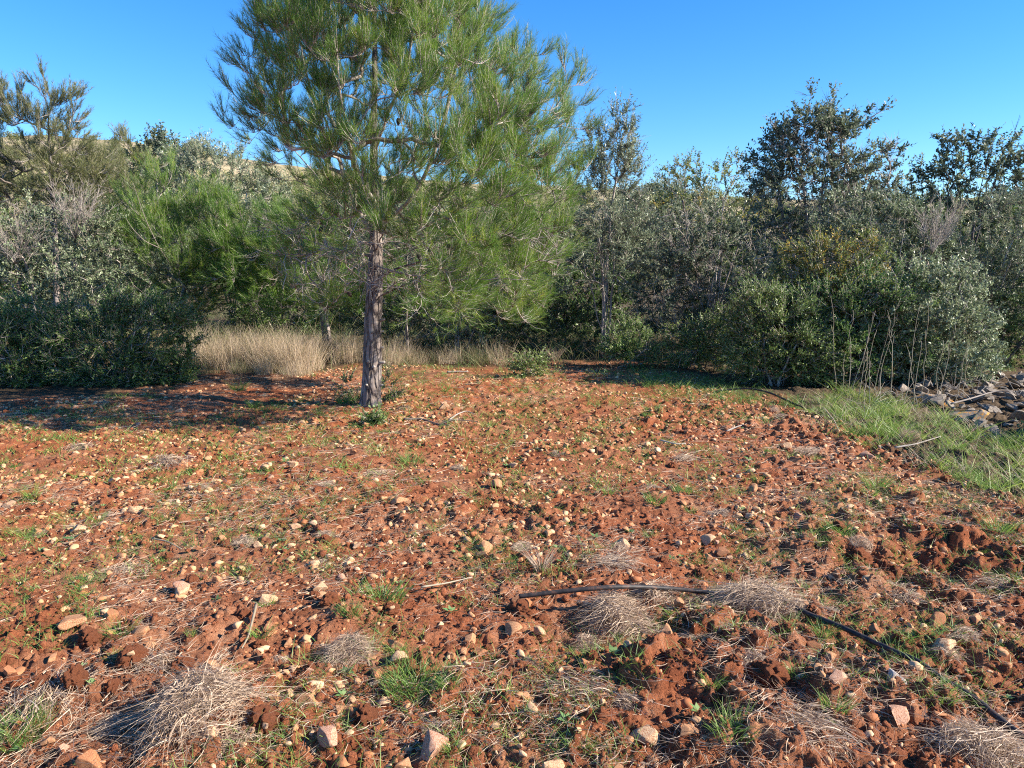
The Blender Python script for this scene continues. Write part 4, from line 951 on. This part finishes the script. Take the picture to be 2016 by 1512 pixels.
TU = [(1290, 1172, 150, ('d', 0), 'straw bundle lying over the pipe between two larger heaps'), (1430, 1178, 150, ('d', 1), 'straw bundle over the pipe just left of the large heap'), (1555, 1212, 110, ('d', 0), 'straw scrap where the bare pipe leaves the large heap'), (1160, 1250, 120, ('d', 1), 'straw hanging down into the hollow below the raised pipe'), (560, 1300, 100, ('d', 1), 'straw scrap beside the domed tussock'), (230, 1440, 120, ('d', 0), 'straw spread left of the biggest heap'), (460, 1480, 130, ('d', 1), 'straw spread right of the biggest heap'), (395, 1440, 240, ('big', 0), 'biggest straw heap, matted and domed, at front left'), (690, 1300, 130, ('big', 1), 'domed straw tussock with a dark hollow, behind the bright grass tuft'), (480, 1075, 80, ('d', 0), 'small straw tuft beside a pale stone at left centre'), (625, 1118, 80, ('d', 1), 'loose straw tuft right of the small left centre tuft'),
      (300, 1325, 150, ('c', 0), 'matted straw patch beside the square clod'), (90, 1400, 190, ('c', 1), 'flattened straw patch at the left edge'), (1225, 1205, 210, ('big', 1), 'tangled straw heap hanging over the raised pipe'), (1210, 1130, 150, ('c', 0), 'straw mat just behind the raised pipe'),
      (1490, 1195, 190, ('big', 0), 'large straw heap covering the middle of the pipe'), (1385, 1180, 110, ('c', 1), 'straw swathe between the two heaps on the pipe'), (1065, 1130, 80, ('u', 0), 'upright bleached tuft just behind the pipe end'), (1030, 1085, 90, ('d', 0), 'ragged straw clump behind the upright bleached tuft'),
      (1692, 1080, 66, ('b', 0), 'round ball of grey roots above the dug hollow'), (1150, 1370, 190, ('c', 1), 'stringy pale roots spread below the pipe end'), (1240, 1400, 120, ('c', 0), 'thin root strands right of the stringy roots'), (1490, 1345, 110, ('d', 0), 'straw cap on the brown clod'),
      (1590, 1475, 190, ('c', 1), 'long straw mat running to the bottom edge'), (1930, 1510, 190, ('big', 0), 'dark matted tussock cut by the bottom right corner'), (1100, 905, 60, ('d', 1), 'brown tuft on a mound in the field middle'), (1285, 965, 70, ('d', 0), 'dark tuft on a mound right of the field middle'),
      (1365, 1260, 90, ('c', 0), 'pale fan of straw below the pipe heaps'), (1895, 1285, 80, ('d', 1), 'tuft of straw right of the bare pipe'), (1092, 712, 44, ('u', 0), 'cone shaped dry tuft at the back edge of the soil'), (1525, 812, 32, ('b', 0), 'small grey tuft near the black hose at the back'),
      (1790, 880, 60, ('b', 0), 'dark dry tuft in the green verge'), (860, 1440, 150, ('c', 0), 'faded straw mat below the bright grass tuft'), (330, 920, 110, ('c', 1), 'brown straw patch at the left middle of the field'), (160, 885, 90, ('c', 0), 'flat brown straw near the left edge of the field'),
      (430, 1300, 90, ('c', 0), 'pale straw wisps left of the thin stick'), (1770, 1140, 110, ('c', 0), 'straw on the rim of the dug hollow'), (1960, 1130, 110, ('c', 1), 'straw at the right edge beside the dug hollow'), (1350, 905, 80, ('c', 0), 'straw wisps on the far right middle soil'), (1590, 900, 80, ('c', 1), 'straw wisps before the green verge'),
      (740, 935, 90, ('c', 1), 'straw wisps before the big trunk'), (640, 960, 80, ('c', 0), 'straw wisps left of the field middle'), (250, 1120, 110, ('c', 0), 'low straw streak on the flat soil at left'), (740, 1085, 60, ('d', 1), 'dark tuft with green blades in the middle soil'), (1560, 1110, 80, ('c', 1), 'straw between pipe heap and ball of roots')]
for a in TU: put_tussock(*a)
xy = scatter(46, 2.3, 9.5, .5)
for x, y in xy:
    px, py = proj(x, y); k = [('c', 0), ('c', 1), ('d', 1), ('d', 0)][R.integers(4)]; lb = f'thin scrap of straw {place_words(x, y)}'
    put_tussock(px, py, R.uniform(.10, .24) * FPX / math.hypot(y, 1.6), k, lb, lb.replace('thin scrap', 'thin scraps'))

# ---- green tufts (things)
def tuft_mesh(n, r, h, W=.003):
    g_ = Geo(); a = R.random(n) * 6.283; P = np.stack([np.cos(a), np.sin(a), 0 * a], 1) * R.random((n, 1)) ** .6 * r; a2 = a + R.normal(size=n) * .8
    D = unit(np.stack([np.cos(a2) * .4, np.sin(a2) * .4, .8 + R.random(n) * .5], 1)); B = np.stack([np.cos(a2) * .35, np.sin(a2) * .35, -.3 * R.random(n)], 1)
    g_.blades(P, D, B, h * (.5 + .7 * R.random(n)), W * (.7 + .6 * R.random(n)), np.clip(.5 + R.normal(size=n) * .2, 0, 1), 4); return g_.mesh('grass_tuft', M['grass'])
GM = [tuft_mesh(330, .10, .085), tuft_mesh(90, .045, .075), tuft_mesh(60, .035, .06), tuft_mesh(140, .07, .07)]
def put_tuft(px, py, w_, q, label, group=None):
    p = gp(px, py); s = w_ / FPX * np.linalg.norm(p - [0, 0, CAMZ]) / [.24, .13, .10, .18][q]
    o = link('grass_tuft', GM[q], None, (p[0], p[1], Hs(p[0], p[1]) - .006)); o.scale = (s, s, s * R.uniform(.85, 1.1)); o.rotation_euler = (0, 0, R.uniform(0, 6.28)); return tag(o, label, 'grass tuft', group)
for a in [(815, 1365, 130, 0, 'brightest and widest green grass tuft, front centre'), (885, 1380, 50, 1, 'narrow yellow green tuft right of the widest grass tuft'), (30, 1460, 110, 0, 'lush grass tuft in the bottom left corner'), (750, 1195, 120, 3, 'spread green tuft behind the white pebble clod'), (690, 1235, 60, 3, 'dark green tuft below the spread green tuft'),
          (805, 912, 70, 3, 'pale green tuft in the field before the big trunk'), (1725, 965, 50, 1, 'compact fresh green tuft near the green verge'), (1350, 975, 60, 3, 'green tuft beside the dark tuft mound'), (1965, 1040, 55, 1, 'star shaped green tuft near the right edge'), (1650, 1062, 70, 3, 'green tuft left of the ball of roots'),
          (1620, 1262, 45, 1, 'slender tuft just left of the bare pipe'), (1755, 1305, 55, 1, 'tall tuft growing against the bare pipe'), (1850, 1415, 60, 1, 'bright tuft left of the pipe at lower right'), (1640, 1440, 60, 2, 'tuft with broad blades by the broad pinkish stone'), (1570, 1370, 50, 2, 'tuft right of the straw topped clod'),
          (890, 1495, 50, 2, 'tuft at the bottom edge below the widest grass tuft'), (1150, 1490, 60, 2, 'tuft at the bottom edge left of the cream stone'), (1440, 1490, 100, 3, 'dark grass mat at the bottom edge'), (540, 1375, 36, 2, 'small tuft between big straw heap and tan slab'), (240, 1260, 60, 1, 'grass tuft by the tan flake at left'),
          (170, 1150, 60, 3, 'low green tuft on the left soil'), (500, 800, 30, 1, 'single tuft in the shade left of the trunk'), (1400, 1380, 50, 2, 'tuft left of the straw topped clod'), (990, 1120, 50, 3, 'green tuft above the pipe end'), (1290, 1000, 50, 2, 'short tuft below the dark tuft mound'), (470, 770, 40, 1, 'dark tuft in front of the tall dry grass'), (680, 795, 44, 3, 'low grass at the left foot of the trunk')]: put_tuft(*a)
xy = scatter(70, 2.2, 9.5, .6)
for x, y in xy:
    px, py = proj(x, y); lb = f'little green grass tuft {place_words(x, y)}'; put_tuft(px, py, R.uniform(.05, .13) * FPX / math.hypot(y, 1.6), R.integers(1, 4), lb, lb.replace('tuft', 'tufts'))

# ---- broad-leaved weeds
def weed_mesh(n, r):
    g_ = Geo(); a = np.arange(n) * 2.4; D = unit(np.stack([np.cos(a), np.sin(a), .25 + .35 * R.random(n)], 1)); g_.leaves(D * .004, D, r * (.6 + .5 * R.random(n)), r * .5 * (.7 + .5 * R.random(n)), np.clip(.5 + R.normal(size=n) * .2, 0, 1), .95)
    return g_.mesh('weed', M['weed'])
WM = [weed_mesh(7, .035), weed_mesh(10, .03), weed_mesh(5, .045)]
for x, y in scatter(90, 2.1, 7.5, 1.2):
    s = R.uniform(.6, 1.25); o = link('weed', WM[R.integers(3)], None, (x, y, Hs(x, y) + .004)); o.scale = (s, s, s); o.rotation_euler = (0, 0, R.uniform(0, 6.28)); lb = f'small flat leaved weed {place_words(x, y)}'; tag(o, lb, 'weed', lb.replace('weed', 'weeds'))

# ---- sticks
def stick(pts, r, mat, label, lift=.012, fork=None, name='stick'):
    P = [gp(a, b) for a, b in pts]; P = np.array([[p[0], p[1], Hs(p[0], p[1]) + lift] for p in P]); d = np.linspace(0, len(P) - 1, len(P) * 4)
    Q = np.stack([np.interp(d, np.arange(len(P)), P[:, k]) for k in range(3)], 1); Q[1:-1] = (Q[:-2] + Q[1:-1] + Q[2:]) / 3; b = Q[0].copy()
    g_ = Geo(); g_.tube(Q - b, np.linspace(r, r * .45, len(Q)), 7, R.random())
    for f in fork or []:
        F_ = np.array([[*gp(a, c)[:2], 0] for a, c in f]); F_[:, 2] = [Hs(q[0], q[1]) + lift for q in F_]; g_.tube(F_ - b, np.linspace(r * .7, r * .3, len(F_)), 6, R.random())
    t = g_.build(name, mat, None, b, True); return tag(t, label, 'stick')
stick([(506, 1215), (500, 1245), (490, 1275), (478, 1300)], .007, M['stalk'], 'thin bent pale stick standing out left of the domed tussock', .025)
stick([(795, 832), (830, 830), (865, 842), (885, 846)], .012, M['darktwig'], 'dark crooked fallen branch in front of the big trunk', .02, [[(865, 842), (890, 836), (920, 832), (938, 834)]], 'fallen_branch')
stick([(885, 832), (900, 822), (918, 815), (935, 818)], .008, M['paletwig'], 'pale curved twig behind the dark fallen branch', .02)
stick([(880, 735), (900, 734), (922, 733)], .014, M['paletwig'], 'straight pale stick at the back of the field', .02)
stick([(830, 1172), (880, 1162), (930, 1150)], .005, M['stalk'], 'long thin straw coloured stalk left of the pipe end', .03)
stick([(1620, 815), (1640, 850), (1650, 868)], .007, M['stalk'], 'pale leaning stalk lying before the green verge', .05)
stick([(1430, 858), (1450, 852), (1470, 848)], .009, M['paletwig'], 'short grey stick at the far right middle of the field', .02)
stick([(1300, 880), (1330, 886), (1350, 884)], .008, M['paletwig'], 'greyish twig on the mound in the right middle', .03)
stick([(300, 1068), (330, 1075), (358, 1090)], .005, M['stalk'], 'thin dry stalk on the flat soil at left', .02)
stick([(1760, 905), (1800, 900), (1850, 884)], .008, M['paletwig'], 'grey stick lying in the green verge', .06)
stick([(1870, 820), (1910, 815), (1950, 800), (1990, 802)], .010, M['paletwig'], 'pale dead branch lying over the stone heap', .14)

# ---- irrigation pipes
def pipe(pts, r, label, name):
    P = []
    for a, b, h in pts:
        p = gp(a, b, h); p[2] = h if h <= .02 else max(h, Hs(p[0], p[1]) + r * .9); P.append(p)
    P = np.array(P); u = np.linspace(0, len(P) - 1, len(P) * 12)
    Q = np.stack([np.interp(u, np.arange(len(P)), P[:, k]) for k in range(3)], 1)
    for _ in range(40): Q[1:-1] = (Q[:-2] + Q[1:-1] * 2 + Q[2:]) / 4
    hz = H(Q[:, 0], Q[:, 1]) + np.interp(u, np.arange(len(pts)), [-1.6 * r if q_[2] <= .02 and r < .0111 and len(pts) > 10 else .55 * r for q_ in pts]); hz = np.array([hz[max(0, i - 4):i + 5].max() for i in range(len(hz))])
    for _ in range(12): hz[1:-1] = (hz[:-2] + 2 * hz[1:-1] + hz[2:]) / 4
    Q[:, 2] = np.maximum(Q[:, 2], hz)
    for _ in range(6): Q[1:-1] = (Q[:-2] + Q[1:-1] * 2 + Q[2:]) / 4
    b = Q[0].copy(); g_ = Geo(); g_.tube(Q - b, r, 14, .5)
    return tag(g_.build(name, M['pipe'], None, b, True), label, 'pipe')
pipe([(1022, 1174, .05), (1060, 1170, .06), (1100, 1165, .075), (1150, 1160, .09), (1210, 1155, .10), (1260, 1155, .07), (1310, 1158, .04), (1360, 1162, .02), (1420, 1171, .02), (1490, 1183, .02), (1560, 1198, .04), (1640, 1226, .055), (1720, 1264, .05), (1790, 1304, .05), (1860, 1350, .05), (1940, 1402, .05), (2020, 1455, .05), (2140, 1540, .05)], .0110, 'long black irrigation pipe lying across the front of the field', 'irrigation_pipe')
pipe([(1405, 772, .03), (1440, 766, .07), (1480, 764, .10), (1520, 774, .08), (1550, 789, .04), (1575, 800, .03), (1600, 808, .02)], .011, 'black hose arching off the ground before the mastic thicket', 'hose')

# ---- tall dry grass behind the field
def tallgrass_mesh(n, r, h, green=.0):
    g_ = Geo(); a = R.random(n) * 6.283; P = np.stack([np.cos(a), np.sin(a), 0 * a], 1) * R.random((n, 1)) ** .5 * r; P[:, 2] -= .02
    D = unit(np.stack([np.cos(a) * .12, np.sin(a) * .12, np.ones(n)], 1) + R.normal(size=(n, 3)) * .13); B = np.stack([R.normal(size=n) * .22, R.normal(size=n) * .22, -.12 * R.random(n)], 1)
    g_.blades(P, D, B, h * (.25 + .8 * R.random(n) ** .8), .005 * (.6 + .7 * R.random(n)), np.clip(.62 - green + R.normal(size=n) * .2, 0, 1), 4); return g_.mesh('dry_grass_clump', M['tallgrass'])
TG = [tallgrass_mesh(300, .20, .74), tallgrass_mesh(230, .22, .58), tallgrass_mesh(160, .2, .5, .35)]
def put_tall(px, Y, q, s, label, group):
    x = at(px, 600, Y)[0]; o = link('dry_grass_clump', TG[q], None, (x, Y, Hs(x, Y))); o.scale = (s, s, s * R.uniform(.65, 1.15)); o.rotation_euler = (R.normal() * .06, R.normal() * .06, R.uniform(0, 6.28)); tag(o, label, 'dry grass', group)
for q in range(26):
    px = [405, 425, 445, 465, 480, 430, 455, 490, 410, 440][q % 10] + R.normal() * 8 if q < 10 else [515, 530, 545, 560, 575, 590, 600, 545, 570, 520, 585, 555, 535, 600, 510, 565][q - 10] + R.normal() * 8
    lb = 'clump of tall tan grass right beside the dense dark green shrub' if q < 10 else 'clump of tall tan grass between shrub and leaning pine'
    put_tall(px, 10.75 + .5 * R.random() + (.4 if q % 3 == 0 else 0), q % 2, R.uniform(.85, 1.1), lb, 'tall tan grass stand beside the shrub' if q < 10 else 'tall tan grass stand before the leaning pine')
for q in range(12): put_tall(R.uniform(395, 640), 10.25 + .3 * R.random(), [2, 1][q % 2], R.uniform(.4, .65), 'short ragged dry grass clump fringing the tall tan grass', 'short dry grass fringe before the tall stand')
for q, px in enumerate([625, 640, 660, 680, 700, 655, 690, 620, 670]): put_tall(px + R.normal() * 6, 11.6 + .6 * R.random(), [1, 2][q % 2], .95, 'sparse dry grass clump left of the big trunk', 'sparse dry grass left of the trunk')
for q, px in enumerate([765, 785, 800, 820, 775, 795]): put_tall(px + R.normal() * 5, 11.2 + .5 * R.random(), [1, 0, 2][q % 3], .75, 'straw yellow grass clump right of the big trunk', 'dry grass right of the trunk')
for q, px in enumerate([850, 870, 890, 940, 955, 990, 910]): put_tall(px + R.normal() * 5, 11.5 + .4 * R.random(), [2, 2, 1][q % 3], .8, 'greenish dry grass clump under the crooked olive shrub', 'dry grass under the olive shrub')

# ---- dry stalks before the mastic thicket
def stalk_mesh(h):
    g_ = Geo(); k = 9; z = np.linspace(0, h, k); P = np.stack([np.cumsum(R.normal(size=k)) * .012 * h, np.cumsum(R.normal(size=k)) * .012 * h, z], 1); P -= [P[0, 0], P[0, 1], 0]
    g_.tube(P, np.linspace(.0045, .0016, k), 6, .6)
    for j in range(3, k - 1):
        if R.random() < .6:
            a = R.uniform(0, 6.28); d = np.array([math.cos(a) * .35, math.sin(a) * .35, .9]); l = R.uniform(.05, .14); g_.tube([P[j], P[j] + d * l * .5, P[j] + d * l + [0, 0, .02]], np.array([.0025, .002, .001]), 4, .5)
    return g_.mesh('dry_stalk', M['stalk'], True)
SM = [stalk_mesh(h) for h in (1.25, 1.0, .8, 1.1)]
for q, (px, py, tx) in enumerate([(1668, 775, -.10), (1675, 780, -.13), (1690, 790, .05), (1702, 790, .03), (1712, 800, .12), (1730, 795, .10), (1660, 770, -.2), (1645, 770, -.05), (1752, 790, -.1), (1800, 800, .02), (1806, 805, .04), (1815, 790, .1), (1836, 800, .12), (1850, 795, .02), (1880, 800, .15), (1780, 810, -.05), (1720, 780, -.25), (1700, 820, 0), (1860, 830, .05), (1895, 790, -.05)]):
    p = gp(px, py); o = link('dry_stalk', SM[q % 4], None, (p[0], p[1], Hs(p[0], p[1]) - .03)); o.rotation_euler = (R.normal() * .13, tx + R.normal() * .08, R.uniform(0, 6.28)); o.scale = (1, 1, R.uniform(.6, 1.15))
    a = 'tall thin pale dry stalk before the yellowing mastic shrub' if px < 1770 else 'tall thin pale dry stalk before the silvery mastic shrub'; tag(o, a, 'dry stalk', a.replace('stalk', 'stalks'))
for q, px in enumerate(range(1700, 2010, 44)):
    p = gp(px + R.normal() * 10, 790 + R.normal() * 14); b = np.array([p[0], p[1], Hs(p[0], p[1])]); g_ = Geo()
    for _ in range(16):
        d = unit(np.array([R.normal() * .9, R.normal() * .6, .3 + R.random() * .5])); l = R.uniform(.15, .45); g_.tube([b * 0, d * l * .5 + [0, 0, .03], d * l + [0, 0, -.02]], np.array([.003, .0022, .001]), 4, R.random())
    tag(g_.build('dead_brushwood', M['paletwig'] if q % 2 else M['twig'], None, b), 'dry grey twig tangle over the stone heap', 'brushwood', 'dry twig tangles over the stone heap')

# ---- stone heap on the right
bigr = [mesh('rock', *(lambda s: (s[0], [s[1]]))(rock_shape(4, 9, .07, (1, .8, .65))), mats=[M['greystone']]) for _ in range(7)]
def lichen():
    m = rough_mat('lichen_rock', [(.3, (.10, .085, .07)), (.5, (.22, .19, .16)), (.56, (.46, .21, .035)), (.75, (.58, .29, .05))], (6, 6, 6), .9, .6, 50, .01); return m
ML = lichen()
hp = area([(1760, 770), (1850, 755), (2016, 745), (2200, 760), (2250, 870), (2016, 885), (1930, 870), (1860, 815)], 260)
for q, (x, y) in enumerate(hp):
    r = float(np.clip(R.lognormal(math.log(.055), .45), .025, .13)); px, py = proj(x, y)
    o = link('rock', bigr[R.integers(7)], None, (x, y, Hs(x, y) + r * .15 + R.random() * .05)); o.scale = (r, r, r * R.uniform(.5, .85)); o.rotation_euler = (R.normal() * .3, R.normal() * .4, R.uniform(0, 6.28))
    lb = 'grey stone of the heap at the right field edge, ' + ('among the dry stalks' if px < 1880 else 'behind the lichen rock' if py < 800 else 'beside the green verge'); tag(o, lb, 'rock', lb.replace('grey stone of the heap', 'grey stones of the heap'))
for (px, py, w_, h_, lb, rz) in [(1893, 828, 120, .3, 'long rock with orange lichen at the front of the stone heap', -.5), (1930, 835, 60, .8, 'small orange stained rock leaning on the long lichen rock', .6), (1815, 797, 100, .3, 'grey ledge rock with a lichen edge half hidden by grass', -.3)]:
    p = gp(px, py); r = w_ / FPX * np.linalg.norm(p - [0, 0, CAMZ]) * .5; V, F = rock_shape(4, 10, .05, (1, .42, h_)); o = link('lichen_rock', mesh('lichen_rock', V, [F], [ML], True), None, (p[0], p[1], Hs(p[0], p[1]) + r * h_ * .45)); o.scale = (r, r, r); o.rotation_euler = (.15, .1, rz); tag(o, lb, 'rock')

# ------------------------------------------------------------------ light, sky, camera
SAZ, SEL = rad(100), rad(30)
sd = Vector((math.sin(SAZ) * math.cos(SEL), math.cos(SAZ) * math.cos(SEL), math.sin(SEL)))
sun = bpy.data.lights.new('sun', 'SUN'); sun.energy = 5.0; sun.angle = rad(.53); sun.color = (1, .91, .77)
so = bpy.data.objects.new('sun', sun); C.objects.link(so); so.rotation_euler = (-sd).to_track_quat('-Z', 'Y').to_euler()
wd = bpy.data.worlds.new('World'); bpy.context.scene.world = wd; wd.use_nodes = True
nt = wd.node_tree; bg = nt.nodes['Background']
sk = nt.nodes.new('ShaderNodeTexSky'); sk.sky_type = 'NISHITA'; sk.sun_disc = False; sk.sun_elevation = SEL; sk.sun_rotation = SAZ; sk.air_density = 1.0; sk.dust_density = .0; sk.ozone_density = 7.0
hs = nt.nodes.new('ShaderNodeHueSaturation'); hs.inputs['Saturation'].default_value = 1.2; hs.inputs['Hue'].default_value = .504
nt.links.new(sk.outputs[0], hs.inputs['Color']); nt.links.new(hs.outputs[0], bg.inputs[0]); bg.inputs[1].default_value = .10

cam = bpy.data.cameras.new('camera'); co = bpy.data.objects.new('camera', cam); C.objects.link(co)
co.location = (0, 0, CAMZ); co.rotation_euler = (rad(90) - PITCH, 0, 0)
cam.sensor_width = 36; cam.lens = 36 * FPX / 2016; cam.clip_start = .05; cam.clip_end = 2000
sc = bpy.context.scene; sc.camera = co
sc.view_settings.view_transform = 'Standard'; sc.view_settings.look = 'None'; sc.view_settings.exposure = 1.35; sc.view_settings.gamma = 1
sc.render.engine = 'CYCLES'; sc.cycles.use_denoising = False; sc.cycles.pixel_filter_type = 'BLACKMAN_HARRIS'; sc.cycles.filter_width = 1.1
sc.cycles.max_bounces = 8; sc.cycles.diffuse_bounces = 5; sc.cycles.glossy_bounces = 2; sc.cycles.transmission_bounces = 4
